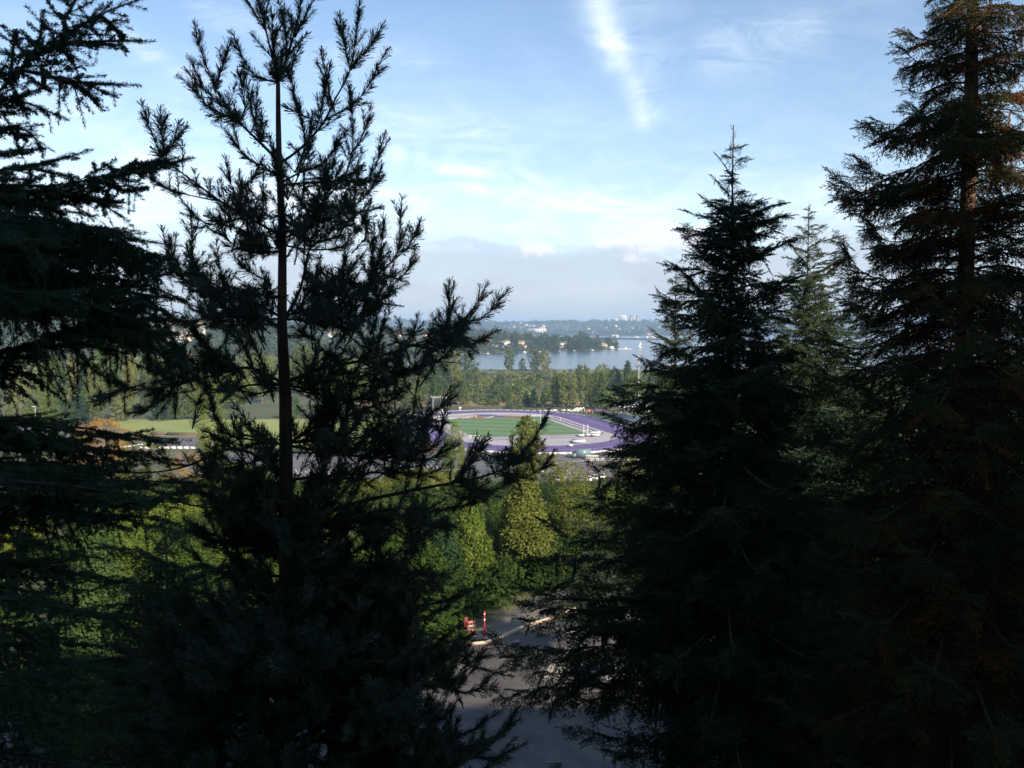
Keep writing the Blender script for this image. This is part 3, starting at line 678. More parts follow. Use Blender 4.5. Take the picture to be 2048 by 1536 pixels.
# grandstand with pale peaked canopy and benches
def yaw_at(p): return RZT
g0 = tz(57, -4, ZF); root = empty('bleachers', g0, RZT - math.pi / 2 + math.pi); tag(root, 'rows of pale metal bleachers beside the purple straight', 'bleachers')
root.rotation_euler = (0, 0, math.atan2(TA.y, TA.x))
fr = MB(); bn_ = MB()
for k in range(7):
    fr.box((0, -1.0 - k * .9, .35 + k * .42 / 2), (46, .86, .7 + k * .42)); bn_.box((0, -1.05 - k * .9, .98 + k * .42), (45.4, .36, .08))
for k in range(16): fr.box((-22.5 + k * 3, -7.0, 2.4), (.1, .1, 4.4))
fr.box((0, -7.0, 4.5), (46, .1, .1)); link('stand_frame', fr.mesh('stand_frame', M['cargrey']), root); link('bench_rows', bn_.mesh('bench_rows', M['seat']), root)
b = G(1262, 835, ZF); root = empty('canopy', b, RZT + .0); tag(root, 'white peaked roof canopy behind the bleachers, right of the track', 'canopy')
sclx = 30 / F * b.y
q = MB(); q2 = MB(); hh = P(1262, 806, b.y).z - ZF
for k in range(4):
    x0 = -sclx + k * sclx * .5; x1 = x0 + sclx * .5
    V = [(x0, -6, hh - 1.5), (x1, -6, hh - 1.5), ((x0 + x1) / 2, -6, hh), (x0, 7, hh - 1.0), (x1, 7, hh - 1.0), ((x0 + x1) / 2, 7, hh + .8),
         (x0, -6, hh - 1.8), (x1, -6, hh - 1.8), (x0, 7, hh - 1.3), (x1, 7, hh - 1.3)]
    q.add(V, [(0, 2, 5, 3), (2, 1, 4, 5), (0, 1, 2), (3, 5, 4), (6, 8, 9, 7), (0, 6, 7, 1), (3, 4, 9, 8), (0, 3, 8, 6), (1, 7, 9, 4)])
for sx in (-1, -.5, 0, .5, 1):
    for sy in (-5.5, 6.5): q2 = MB(); q2.tube((sx * sclx * .98, sy, 0), (sx * sclx * .98, sy, hh - 1.4), .15); link('post', q2.mesh('post', M['pole']), root)
link('roof', q.mesh('roof', M['roofmetal']), root)
def tent(px0, px1, ytop, ybase, mat, label, name='tent'):
    A = G(px0, ybase, ZF); w = (px1 - px0) / F * A.y; hh = P(px0, ytop, A.y).z - ZF; root = empty(name, A); tag(root, label, 'tent')
    q = MB(); e = hh * .68; V = [(0, 0, e), (w, 0, e), (w, w * .8, e), (0, w * .8, e), (w * .5, w * .4, hh), (0, 0, e - .35), (w, 0, e - .35), (w, w * .8, e - .35), (0, w * .8, e - .35)]
    q.add(V, [(0, 1, 4), (1, 2, 4), (2, 3, 4), (3, 0, 4), (0, 5, 6, 1), (1, 6, 7, 2), (2, 7, 8, 3), (3, 8, 5, 0)]); link('canopy_cloth', q.mesh('canopy_cloth', M[mat]), root)
    for a_, b_ in ((0, 0), (w, 0), (w, w * .8), (0, w * .8)):
        q = MB(); q.tube((a_, b_, 0), (a_, b_, e), .07); link('leg', q.mesh('leg', M['pole']), root)
tent(1173, 1184, 819, 827, 'tent', 'small red-orange tent beside the purple tent by the track')
tent(1185, 1203, 817, 828, 'purplecloth', 'dark purple tent left of the bleachers')
tent(1203, 1222, 820, 828, 'purplecloth', 'second dark purple tent, between the first and the canopy')
for i, (a_, lb) in enumerate(((1150, 'leftmost of three slanting white ramp frames behind the track'), (1156, 'middle one of three slanting white ramp frames behind the track'), (1162, 'rightmost of three slanting white ramp frames behind the track'))):
    b = G(a_, 823.5, ZF); q = MB(); q.tube((-2.2, 0, .1), (1.8, 0, 2.4), .18); q.tube((1.8, 0, 2.4), (2.1, 0, 0), .1); q.tube((-2.2, 2, .1), (1.8, 2, 2.4), .18); q.tube((1.8, 0, 2.4), (1.8, 2, 2.4), .1); q.tube((-.2, 0, 1.25), (-.2, 2, 1.25), .1)
    tag(link('ramp_frame', q.mesh('ramp_frame', M['white']), None, b), lb, 'frame', 'slanting white frames behind the track')
def box_mat(px0, px1, py, h, dep, mat, label, cat='landing mat', name='landing_mat', z=ZF):
    A = G(px0, py, z); w = (px1 - px0) / F * A.y; root = empty(name, A); tag(root, label, cat)
    q = MB(); q.box((w / 2, dep / 2, h * .25 + .1), (w, dep, h * .5)); link('base_pad', q.mesh('base_pad', M['cargrey']), root)
    q = MB(); q.box((w / 2, dep / 2, h * .75 + .1), (w * 1.01, dep * 1.01, h * .5), taper=.97)
    for k in (.3, .6): q.box((w * k, dep / 2, h + .13), (.06, dep, .05))
    link('top_pad', q.mesh('top_pad', M[mat]), root)
box_mat(1146, 1172, 887.5, 1.0, 7, 'mat', 'cream high-jump landing mat lying alone on the grey near end')
box_mat(1156, 1169, 873.5, .7, 4, 'mat', 'leftmost of the cream pads at the near-right corner of the field')
box_mat(1172, 1181, 873, .8, 4, 'white', 'small white pad between two larger pads at the field corner')
box_mat(1182, 1200, 873.5, .9, 4.5, 'mat', 'rightmost bright cream pad at the near-right corner of the field')
box_mat(1180, 1202, 867, .3, 6, 'white', 'thin white cover sheet lying behind the pads at the field corner', 'cover', 'pit_cover')
box_mat(1137, 1146, 894.5, .9, 2.5, 'white', 'small white box standing on the near purple lanes', 'box', 'equipment_box')
b = G(1167.5, 868, ZF); root = empty('goal_posts', b); tag(root, 'pair of thin white upright posts at the near-right field corner', 'goal posts')
for dx in (0, 8 / F * b.y):
    q = MB(); q.tube((dx, 0, 0), (dx, 0, P(1167, 849, b.y).z - ZF), .12); link('upright', q.mesh('upright', M['white']), root)
q = MB(); q.tube((0, 0, 1.5), (8 / F * b.y, 0, 1.5), .08); link('crossbar', q.mesh('crossbar', M['white']), root)
b = G(938, 875.5, ZF); root = empty('hurdle_rack', b); tag(root, 'white tubular hurdle rack at the near-left edge of the field', 'rack')
for k in range(12): q = MB(); q.tube((k // 2 * .9, k % 2, 0), (k // 2 * .9, k % 2, .95), .05); link('upright', q.mesh('upright', M['white']), root)
q = MB(); q.tube((0, 0, .95), (4.5, 0, .95), .06); q.tube((0, 1, .95), (4.5, 1, .95), .06); q.tube((0, 0, .1), (4.5, 0, .1), .06); link('rails', q.mesh('rails', M['white']), root)
b = G(920, 821, ZF); q = MB(); q.box((0, 0, .7), (.5, .5, 1.4)); q.box((0, 0, 1.7), (1.6, .7, .6)); q.box((.1, -.4, 1.7), (1.2, .1, .4)); tag(link('control_box', q.mesh('control_box', M['white']), None, b), 'small white camera box on a post behind the far purple bend', 'box')
for i, (px, py, wd_) in enumerate(((1092, 823, 3.2), (1100, 822.6, 2.4), (1108, 822.4, 3.6), (1128, 822.3, 3.4), (1136, 822.3, 3.0))):
    b = G(px, py, ZF); q = MB(); q.box((0, 0, .45), (wd_, 1.0, .5)); q.box((0, 0, .9), (wd_ * .9, .8, .2)); q.box((-wd_ * .4, 0, .12), (.2, .8, .24)); q.box((wd_ * .4, 0, .12), (.2, .8, .24))
    tag(link('equipment_box', q.mesh('equipment_box', M['offwhite']), None, b), 'low white equipment box behind the far end of the purple straight', 'box', 'white boxes behind the far bend')
# dark fence posts on the near bend
root = empty('wire_fence', tz(0, -98, ZF)); tag(root, 'thin dark wire fence standing in front of the near purple bend', 'fence'); rl = MB(); prev = None
for i in range(40):
    a_ = math.radians(-155 + i * 3.4); p_ = tz(51.8 * math.cos(a_), -41 + 57 * math.sin(a_), ZF) - root.location
    q = MB(); q.tube(p_, p_ + Vector((0, 0, 2.9)), .05, n=5); link('post', q.mesh('post', M['dark']), root)
    if prev is not None:
        for zz in (.15, 1.0, 1.9, 2.8): rl.tube(prev + Vector((0, 0, zz)), p_ + Vector((0, 0, zz)), .012, n=3)
    prev = p_
link('wire', rl.mesh('wire', M['dark']), root)

# ------------------------------------------------------------------ vehicles
def vehicle(kind, paint, loc, rz, label, group=None, name='parked_car', cat='car'):
    root = empty(name, loc, rz); tag(root, label, cat, group); q = MB()
    if kind == 'car':
        L, Wd = 4.4, 1.8
        def sect(x, z0, z1, w_): return [(x, -w_ / 2, z0), (x, w_ / 2, z0), (x, w_ / 2 * .96, z1), (x, -w_ / 2 * .96, z1)]
        xs = [(-2.2, .35, .72, 1.55), (-2.0, .25, .92, 1.75), (-.9, .25, .98, 1.8), (1.0, .25, .95, 1.8), (1.9, .27, .80, 1.72), (2.2, .35, .62, 1.5)]
        V = []; [V.extend(sect(*s)) for s in xs]; Fs = [(0, 3, 2, 1), (20, 21, 22, 23)]
        for i in range(5):
            for k in range(4): Fs.append((i * 4 + k, i * 4 + (k + 1) % 4, i * 4 + 4 + (k + 1) % 4, i * 4 + 4 + k))
        q.add(V, Fs)
        V = []; [V.extend(sect(*s)) for s in [(-1.75, .95, .97, 1.6), (-1.2, .96, 1.42, 1.35), (.2, .96, 1.46, 1.35), (1.05, .93, .96, 1.6)]]
        gl = MB(); Fs = [(0, 3, 2, 1), (12, 13, 14, 15)]
        for i in range(3):
            for k in range(4): Fs.append((i * 4 + k, i * 4 + (k + 1) % 4, i * 4 + 4 + (k + 1) % 4, i * 4 + 4 + k))
        gl.add(V, Fs); q.box((-.5, 0, 1.46), (1.35, 1.3, .04)); wr, wx = .33, (-1.35, 1.35); ww = .84
    else:
        L, Wd = 7.0, 2.4; q.box((-.6, 0, 1.9), (5.4, 2.4, 2.8)); q.box((2.7, 0, 1.15), (1.7, 2.2, 1.5), taper=.9); q.box((0, 0, .42), (6.8, 1.2, .2))
        gl = MB(); gl.box((2.75, 0, 2.1), (1.25, 2.0, .7), taper=.82); wr, wx = .45, (-2.1, 2.5); ww = 1.1
        if kind == 'van': q.box((2.7, 0, 2.3), (.9, 1.9, .6), taper=.85)
    bpaint = M[paint] if isinstance(paint, str) else paint
    link('body', q.mesh('body', bpaint), root); link('windows', gl.mesh('windows', M['glass']), root)
    for x in wx:
        for y in (-1, 1):
            q = MB(); q.tube((x, y * (ww - .1), wr), (x, y * (ww + .1), wr), wr, n=12); link('wheel', q.mesh('wheel', M['black']), root)
    return root
tr = vehicle('truck', 'van', G(1163, 916, ZF + .05), math.radians(188), 'grey-green box van parked beyond the utility pole, facing left', name='box_van', cat='van')
protos = {c: None for c in ('carwhite', 'cargrey', 'navy', 'carred')}
def car(c, px, py, rz, label, group=None):
    loc = G(px, py, ZF + .05)
    if protos[c] is None: protos[c] = vehicle('car', c, loc, rz, label, group); return
    r_ = copy_tree(protos[c]); r_.location = loc; r_.rotation_euler = (0, 0, rz); r_['label'] = label
    if 'group' in r_: del r_['group']
    if group: r_['group'] = group
LG = 'cars in the left car park'
for i, (c, px, py) in enumerate([('carwhite', 64, 861), ('cargrey', 57, 857.5), ('carwhite', 83, 863.5), ('carwhite', 90, 862), ('cargrey', 76, 858), ('carwhite', 99, 860.5), ('cargrey', 50, 860), ('carwhite', 104, 866)]):
    car(c, px, py, .3 + (i % 3) * .1, {'carwhite': 'white car parked near the pale lamp post on the left', 'cargrey': 'grey car parked near the pale lamp post on the left'}[c], LG)
for i, px in enumerate((122, 128, 134, 140)):
    car('navy', px, 857.2 + i * .5, 1.35, 'navy car in the tight row right of the left lamp post', 'navy cars in a row')
RG = 'cars in the lot below the track'
rcars = [('carwhite', 1178, 961), ('carwhite', 1190, 958), ('cargrey', 1160, 962), ('cargrey', 1146, 963), ('carwhite', 1232, 925), ('carwhite', 1252, 922), ('cargrey', 1262, 927), ('carwhite', 1276, 921), ('cargrey', 1128, 957), ('carwhite', 1115, 960), ('carwhite', 1205, 956)]
for c, px, py in rcars:
    car(c, px, py, 1.5, {'carwhite': 'white car glimpsed through thin branches below the track', 'cargrey': 'grey car glimpsed through thin branches below the track'}[c], RG)
car('carred', 857, 899, .2, 'red car glimpsed through the pine just below the track wall')
# white railings in the lot
for k, (x0, x1, y_, lb) in enumerate(((1172, 1196, 917, 'upper white railing right of the van'), (1172, 1232, 923.5, 'lower white railing right of the utility pole'))):
    a_, b_ = G(x0, y_, ZF), G(x1, y_, ZF); root = empty('railing', a_); tag(root, lb, 'railing'); d_ = b_ - a_
    q = MB(); q.tube((0, 0, 1.1), d_ + Vector((0, 0, 1.1)), .1); q.tube((0, 0, .6), d_ + Vector((0, 0, .6)), .07); link('rail', q.mesh('rail', M['white']), root)
    for i in range(6): c_ = d_ * (i / 5); q = MB(); q.tube(c_, c_ + Vector((0, 0, 1.1)), .08); link('post', q.mesh('post', M['white']), root)
# stall lines
mb = MB()
for px, py in [(555 + i * 9, 940) for i in range(14)] + [(790 + i * 9, 930) for i in range(12)]:
    a_, b_ = G(px, py, ZF), G(px + 5, py + 8, ZF); d_ = (b_ - a_); nn_ = Vector((-d_.y, d_.x, 0)).normalized() * .12
    mb.poly([(a_ - nn_)[:2], (b_ - nn_)[:2], (b_ + nn_)[:2], (a_ + nn_)[:2]], ZF + .07)
tag(link('stall_lines', mb.mesh('stall_lines', M['offwhite'])), kind='structure')
# kerbs of the left car park
def barrier(name, pts, hh, w_, mat, label, cat, gap=False):
    mb = MB(); W3 = [G(a_, b_, ZF) for a_, b_ in pts]
    for i in range(len(W3) - 1):
        d_ = W3[i + 1] - W3[i]; c_ = (W3[i] + W3[i + 1]) / 2; mb.box((c_.x, c_.y, ZF + hh / 2 + .04), (d_.length * (.82 if gap else 1.01), w_, hh), math.atan2(d_.y, d_.x), taper=.8)
    return tag(link(name, mb.mesh(name, M[mat])), label, cat)
barrier('kerb', [(237, 889), (236, 892), (243, 895), (256, 894), (280, 890), (310, 888)], .5, .5, 'white', 'curved white kerb in the left car park', 'kerb')
for i in range(9):
    x0 = 276 + i * 13
    barrier('concrete_barrier', [(x0, 897.5), (x0 + 11, 897.3)], .8, .6, 'white', 'short white concrete barrier in the row below the lawn', 'barrier')['group'] = 'white concrete barriers in a row'
barrier('dark_hedge', [(300, 869.5), (330, 870.5), (395, 872.5)], 1.5, 1.0, 'wood', 'low dark clipped hedge line between the lawn and the car park', 'hedge')

# utility pole with wires
up_ = P(1177, 1000, 205); zb = hz(up_.x, 205); root = empty('utility_pole', (up_.x, 205, zb)); tag(root, 'dark wooden utility pole with crossarm, left of the young fir', 'utility pole')
ht = P(1177, 917, 205).z - zb; q = MB(); q.tube((0, 0, 0), (0, 0, ht), .26, .17, 8); link('pole', q.mesh('pole', M['wood']), root)
q = MB(); q.box((0, 0, ht - .7), (2.6, .18, .2)); q.box((0, 0, ht - 3.2), (2.0, .18, .2)); q.tube((-.7, .1, ht - .7), (0, .1, ht - 1.7), .05); link('crossarm', q.mesh('crossarm', M['wood']), root)
q = MB(); [q.tube((x, 0, ht - .6), (x, 0, ht - .3), .09) for x in (-1.2, -.5, .5, 1.2)]; link('insulators', q.mesh('insulators', M['offwhite']), root)
for k, (zz, lb) in enumerate(((ht - .4, 'upper cable strung from the top of the dark utility pole'), (ht - 3.1, 'lower cable strung from the dark utility pole'))):
    q = MB(); base = Vector((up_.x, 205, zb + zz)); p0 = base + Vector((-75, -6, -2.6)); p1 = base + Vector((60, 12, 6))
    for A_, B_ in ((p0, base), (base, p1)):
        pr = A_
        for i in range(1, 13): t = i / 12; c_ = A_.lerp(B_, t) - Vector((0, 0, 3.0 * t * (1 - t))); q.tube(pr, c_, .028, n=4); pr = c_
    tag(link('cable', q.mesh('cable', M['offwhite'])), lb, 'cable')
b = P(1083, 942, 190); q = MB(); q.tube((0, 0, -9), (0, 0, 0), .09); zg = hz(b.x, 190)
root = empty('street_lamp', (b.x, 190, zg)); tag(root, 'street lamp with a small white globe among the thin branches', 'street lamp'); q = MB(); q.tube((0, 0, 0), (0, 0, b.z - zg), .09); link('pole', q.mesh('pole', M['dark']), root)
V = []; 
for i in range(7):
    for k in range(10): a1, a2 = math.pi * i / 6, 2 * math.pi * k / 10; V.append((.42 * math.sin(a1) * math.cos(a2), .42 * math.sin(a1) * math.sin(a2), b.z - zg + .42 * math.cos(a1)))
link('globe', mesh('globe', np.array(V), np.array([(i * 10 + k, i * 10 + (k + 1) % 10, i * 10 + 10 + (k + 1) % 10, i * 10 + 10 + k) for i in range(6) for k in range(10)]), M['white'], smooth_=True), root)

# ------------------------------------------------------------------ the street below
ZR = 26.0
def gsheet(name, pts, z, mat, kind='structure'):
    mb = MB(); mb.poly(pts, z); o = link(name, mb.mesh(name, mat)); return tag(o, kind=kind)
gsheet('road', [(-34, 30), (46, 30), (60, 92), (8, 82), (3.0, 79), (-1.4, 71), (-4.5, 62), (-12, 57), (-34, 55)], ZR + .02, M['asphalt'])
side = [G(a_, b_, ZR + .13) for a_, b_ in ((928, 1282), (1000, 1275), (1030, 1259), (1062, 1247), (1110, 1232), (1150, 1215), (1085, 1212), (1050, 1229), (1008, 1236), (975, 1248), (950, 1262))]
mb = MB(); mb.poly([(p.x, p.y) for p in side], ZR + .13)
tag(link('pavement', mb.mesh('pavement', surf('pavement_concrete', [(.125, .105, .082), (.165, .142, .114)], .5, .9, detail=8))), kind='structure')
mb = MB(); kp = [G(a_, b_, ZR + .1) for a_, b_ in ((940, 1287), (970, 1284), (1000, 1275), (1015, 1267), (1030, 1259.5), (1046, 1252.5), (1062, 1247.5), (1085, 1240), (1110, 1232.5), (1150, 1216))]
for i in range(len(kp) - 1):
    d_ = kp[i + 1] - kp[i]; c_ = (kp[i] + kp[i + 1]) / 2; mb.box((c_.x, c_.y, ZR + .09), (d_.length * 1.02, .22, .17), math.atan2(d_.y, d_.x), mi=0)
    mb.box((c_.x + .12, c_.y - .12, ZR + .045), (d_.length, .16, .06), math.atan2(d_.y, d_.x), mi=1)
tag(link('kerb', mb.mesh('kerb', [surf('worn_kerb_paint', [(.48, .40, .30), (.55, .48, .38)], 3, .9), surf('faded_red_kerb_paint', [(.42, .20, .13), (.30, .22, .17)], 2, .9)])), kind='structure')
def stripe(name, x0, y0, x1, y1, w_, mat, z=ZR + .035):
    a_, b_ = G(x0, y0, ZR), G(x1, y1, ZR); d_ = b_ - a_; nn_ = Vector((-d_.y, d_.x, 0)).normalized() * w_ / 2
    mb = MB(); mb.poly([(a_ - nn_)[:2], (b_ - nn_)[:2], (b_ + nn_)[:2], (a_ + nn_)[:2]], z); tag(link(name, mb.mesh(name, mat)), kind='structure')
stripe('lane_marking', 1128, 1269, 1300, 1221, .28, M['white'])
stripe('lane_marking', 1098, 1256, 1160, 1263, .22, M['concrete'])
for i in range(2): stripe('crosswalk_marking', 1106 + i * 18, 1328, 1092 + i * 18, 1362, .42, M['concrete'])
# red post with white band, barricade
def cyl_thing(name, px, y0, y1, r, bands, label, cat, Y=None):
    b = G(px, y1, ZR); hh = P(px, y0, b.y).z - ZR; root = empty(name, b); tag(root, label, cat)
    q = MB(); q.tube((0, 0, 0), (0, 0, hh), r, r * .95, 10); q.box((0, 0, .04), (r * 4, r * 4, .08)); link('post', q.mesh('post', M['redpaint']), root)
    for t0, t1 in bands: q = MB(); q.tube((0, 0, hh * t0), (0, 0, hh * t1), r * 1.12, r * 1.12, 10); link('band', q.mesh('band', M['white']), root)
cyl_thing('red_post', 969, 1222, 1277, .06, [(.66, .72), (.88, .92)], 'slim bright red post with white bands beside the pavement', 'post')
b = G(941, 1266, ZR); root = empty('barricade', b, .4, (.62, .62, .78)); tag(root, 'faded orange folding barricade at the hedge, left of the red post', 'barricade')
for s_ in (-1, 1):
    q = MB(); q.tube((-.35, s_ * .38, 0), (-.1, s_ * .05, 1.25), .045); q.tube((.45, s_ * .38, 0), (.2, s_ * .05, 1.25), .045); link('leg', q.mesh('leg', M['orange']), root)
for zz, mt in ((.35, 'orange'), (.75, 'concrete'), (1.12, 'orange')):
    q = MB(); q.box((.05, -.3 + zz * .2, zz), (1.0, .05, .22)); link('board', q.mesh('board', M[mt]), root)
q = MB(); q.box((-.5, .25, 1.1), (.55, .06, 1.0)); link('panel', q.mesh('panel', plain('dark_red_panel', (.16, .02, .02))), root)
b = P(1107, 1524, 31); q = MB(); q.box((0, 0, 0), (.55, .05, .8)); root = empty('street_sign', (b.x, 31, ZR)); tag(root, 'back of a dark sign just showing at the bottom edge', 'sign')
q = MB(); q.box((0, 0, b.z - ZR - .35), (.58, .04, .7)); link('panel', q.mesh('panel', M['cargrey']), root); q = MB(); q.tube((0, .05, 0), (0, .05, b.z - ZR), .035); link('post', q.mesh('post', M['dark']), root)
vehicle('car', 'cargrey', G(1240, 1362, ZR + .02), .5, 'grey car on the street, glimpsed under the big fir branches')

# the residence tower the picture is taken from (it shades the near trees; walls kept pale to bounce light onto them)
def tower(x0, x1, y0, y1, ztop, label):
    root = empty('apartment_building', ((x0 + x1) / 2, (y0 + y1) / 2, 26)); tag(root, label, 'building'); cx, cy, h_ = 0, 0, ztop - 26
    q = MB(); q.box((0, 0, h_ / 2), (x1 - x0, y1 - y0, h_)); q.box((0, 0, h_ + .4), (x1 - x0 + .4, y1 - y0 + .4, .8)); link('wall', q.mesh('wall', surf('pale_cast_concrete', [(.46, .44, .40), (.58, .55, .50)], 2, .9)), root)
    q = MB(); nx = int((x1 - x0) / 4)
    for fl in range(int(h_ / 3.1)):
        for i in range(nx): q.box((-(x1 - x0) / 2 + (i + .5) * (x1 - x0) / nx, (y1 - y0) / 2 + .03, 1.6 + fl * 3.1), (1.8, .1, 1.5))
    tag(link('windows', q.mesh('windows', M['glass']), root), kind='stuff')
tower(-46, 16.4, -17, -1.3, 62.0, 'pale concrete residence tower directly behind the viewpoint')
tower(17.2, 110, -18, -1.6, 60.2, 'second, unseen pale concrete residence tower to the right behind the viewpoint')  # unseen; edge and lower roof shaped to let sun onto the redwood

# ------------------------------------------------------------------ across the lake: bridge, boats, skyline, houses
a_ = Vector((G(1150, 677.3, 0).x, G(1150, 677.3, 0).y, 0)); b_ = Vector((G(1420, 681.5, 0).x, G(1420, 681.5, 0).y, 0)); d_ = b_ - a_; rz = math.atan2(d_.y, d_.x)
root = empty('floating_bridge', a_); tag(root, 'long low floating bridge crossing the lake in the distance', 'bridge')
q = MB(); c_ = d_ / 2; q.box((c_.x, c_.y, 3.0), (d_.length, 20, 5.0), rz); link('pontoon', q.mesh('pontoon', surf('dark_concrete', [(.10, .11, .12), (.16, .16, .17)], .05, .9)), root)
q = MB(); q.box((c_.x, c_.y, 6.2), (d_.length, 17, 1.3), rz); link('deck', q.mesh('deck', M['concrete']), root)
for t, w_, h_, mt in ((.335, 22, 13, 'offwhite'), (.60, 34, 8, 'offwhite'), (.50, 10, 7, 'offwhite')):
    c_ = d_ * t; q = MB()
    q.box((c_.x - w_ * .35, c_.y, 6 + h_ / 2), (w_ * .2, 14, h_), rz); q.box((c_.x + w_ * .35, c_.y, 6 + h_ / 2), (w_ * .2, 14, h_), rz); q.box((c_.x, c_.y, 6 + h_ * .85), (w_, 16, h_ * .3), rz); link('control_tower', q.mesh('control_tower', M[mt]), root)
b = G(1281, 696, 0); b.z = 0; root = empty('sailboat', b); tag(root, 'small sailboat with white sail out on the lake', 'sailboat')
q = MB(); V = [(-5, 0, 1.3), (-4, -1.4, 1.3), (3, -1.5, 1.3), (6, 0, 1.6), (3, 1.5, 1.3), (-4, 1.4, 1.3), (-4.5, 0, -.3), (3.5, 0, -.3)]
q.add(V, [(0, 1, 5), (1, 2, 4, 5), (2, 3, 4), (0, 6, 1), (1, 6, 7, 2), (2, 7, 3), (3, 7, 4), (4, 7, 6, 5), (5, 6, 0)]); link('hull', q.mesh('hull', M['white']), root)
q = MB(); q.tube((.8, 0, 1), (.8, 0, 16), .12); q.tube((.8, 0, 2.6), (-4.5, 0, 2.6), .1); link('mast', q.mesh('mast', M['pole']), root)
q = MB(); q.add([(.7, .1, 2.8), (-4.4, .1, 2.8), (.7, .1, 15.6), (-1.5, .7, 6), (.7, -.02, 2.8), (-4.4, -.02, 2.8), (.7, -.02, 15.6)], [(0, 1, 3), (1, 2, 3), (2, 0, 3), (4, 6, 5)]); q.add([(1, .05, 2.5), (5.6, .05, 1.8), (1, .05, 14), (2.5, .6, 5)], [(0, 1, 3), (1, 2, 3), (2, 0, 3), (0, 2, 1)]); link('sail', q.mesh('sail', M['white']), root)
# skyline
for px0, px1, yt, mt, lb in ((1228, 1236, 638, 'offwhite', 'low white office block left of the skyline towers'), (1238.5, 1252, 631.5, 'offwhite', 'tallest pale tower with stepped right side on the skyline'), (1250, 1254, 638, 'offwhite', 'narrow pale block attached right of the tallest tower'),
                             (1259, 1266, 632, 'cargrey', 'blue-grey tower, left of the right-hand skyline pair'), (1266.5, 1270, 631, 'offwhite', 'slim pale tower in the right-hand skyline group'), (1272, 1279, 632.5, 'cargrey', 'rightmost striped tower on the skyline'), (1216, 1219, 636, 'offwhite', 'tiny far block at the left end of the skyline')):
    Yb = 7400; xl, xr = P(px0, 650, Yb).x, P(px1, 650, Yb).x; zt = P(px0, yt, Yb).z; w_ = xr - xl; root = empty('tower_block', ((xl + xr) / 2, Yb, 60)); tag(root, lb, 'building')
    q = MB(); h_ = zt - 60; q.box((0, 0, h_ / 2), (w_, w_ * .8, h_)); q.box((w_ * .1, 0, h_ + 2), (w_ * .5, w_ * .4, 5)); link('wall', q.mesh('wall', M[mt]), root)
    q = MB(); [q.box((0, -w_ * .4 - .2, 6 + k * 8), (w_ * .8, .6, 3)) for k in range(int(h_ / 8))]; link('window_bands', q.mesh('window_bands', M['glass'] if mt == 'offwhite' else M['offwhite']), root)

HOUSES = []
HP = {}
def house(px, py, size, wall, roof, label, group, snap=True):
    p = hit(px, py); g = RNG; key = (wall, roof)
    rz = g.random() * 1.2 - .6; sc = size * (.8 + .4 * g.random())
    z = hz(p.x, p.y)
    if z < .6: z = .6
    HOUSES.append((p.x, p.y, sc * 10))
    if key not in HP:
        wm = {'w': ('pale_house_paint', (.74, .71, .64)), 'c': ('cream_house_paint', (.66, .56, .38)), 'p': ('pinkish_brick', (.50, .30, .24)), 'g': ('grey_house_paint', (.40, .42, .42))}[wall]
        rm = {'r': ('terracotta_roof', (.30, .13, .09)), 'd': ('dark_roof', (.10, .095, .095)), 't': ('tan_roof', (.34, .26, .20))}[roof]
        q = MB(); q.box((0, 0, .33), (1.0, .75, .7)); q.box((.32, -.42, .24), (.42, .3, .5)); a1 = q.mesh('wall', plain(*wm)); 
        q = MB(); V = [(-.56, -.44, .66), (.56, -.44, .66), (.56, .44, .66), (-.56, .44, .66), (-.5, 0, .98), (.5, 0, .98)]
        q.add(V, [(0, 1, 5, 4), (2, 3, 4, 5), (1, 2, 5), (3, 0, 4), (3, 2, 1, 0)]); q.box((.2, .1, 1.0), (.09, .09, .22)); a2 = q.mesh('roof', plain(*rm))
        q = MB(); [q.box((x, -.39, zz), (.13, .04, .12)) for x in (-.35, -.12, .12, .35) for zz in (.2, .5)]; a3 = q.mesh('windows', M['glass']); HP[key] = (a1, a2, a3)
    root = empty('house', (p.x, p.y, z - .3), rz, (sc * 13, sc * 13, sc * 10)); tag(root, label, 'house', group)
    link('wall', HP[key][0], root); link('roof', HP[key][1], root)
rh = random.Random(3)
LB = {('w', 'd'): 'white house with dark roof', ('w', 'r'): 'white house with terracotta roof', ('c', 't'): 'cream house with tan roof', ('p', 'r'): 'pinkish house with red roof', ('g', 'd'): 'grey house with dark roof', ('c', 'r'): 'cream house with terracotta roof', ('w', 't'): 'white house with tan roof'}
def cluster(n, x0, x1, y0, y1, size, where):
    for _ in range(n):
        k = rh.choice(list(LB)); house(rh.uniform(x0, x1), rh.uniform(y0, y1), size, k[0], k[1], LB[k] + ' ' + where, LB[k] + ' ' + where)
cluster(34, 328, 405, 646, 672, 1.15, 'on the dense hillside between spruce and pine')
cluster(7, 325, 420, 674, 690, 1.0, 'low on the hillside between spruce and pine')
cluster(16, 660, 800, 664, 684, 1.0, 'on the wooded hill right of the pine trunk')
cluster(14, 780, 900, 662, 690, 1.0, 'on the wooded hill above the bay')
cluster(9, 960, 1030, 676, 697, 1.1, 'among trees on the near side of the wooded point')
cluster(7, 1040, 1130, 682, 698, .9, 'among trees along the middle of the wooded point')
cluster(6, 1120, 1215, 686, 698, .9, 'near the tip of the wooded point')
cluster(22, 1000, 1330, 646, 666, 1.5, 'on the hazy hills across the lake')
cluster(7, 1020, 1090, 650, 662, 1.7, 'in the small cluster on the hazy far slope')
cluster(8, 1180, 1320, 666, 671, 1.8, 'on the far shore behind the bridge')
house(377, 722, .9, 'c', 'r', 'lone yellow-fronted house just above the dark trees left of the pine', None)
p = hit(1074, 667); p.z = hz(p.x, p.y); root = empty('apartment_building', p); tag(root, 'long pink-roofed apartment block on the far slope', 'building')
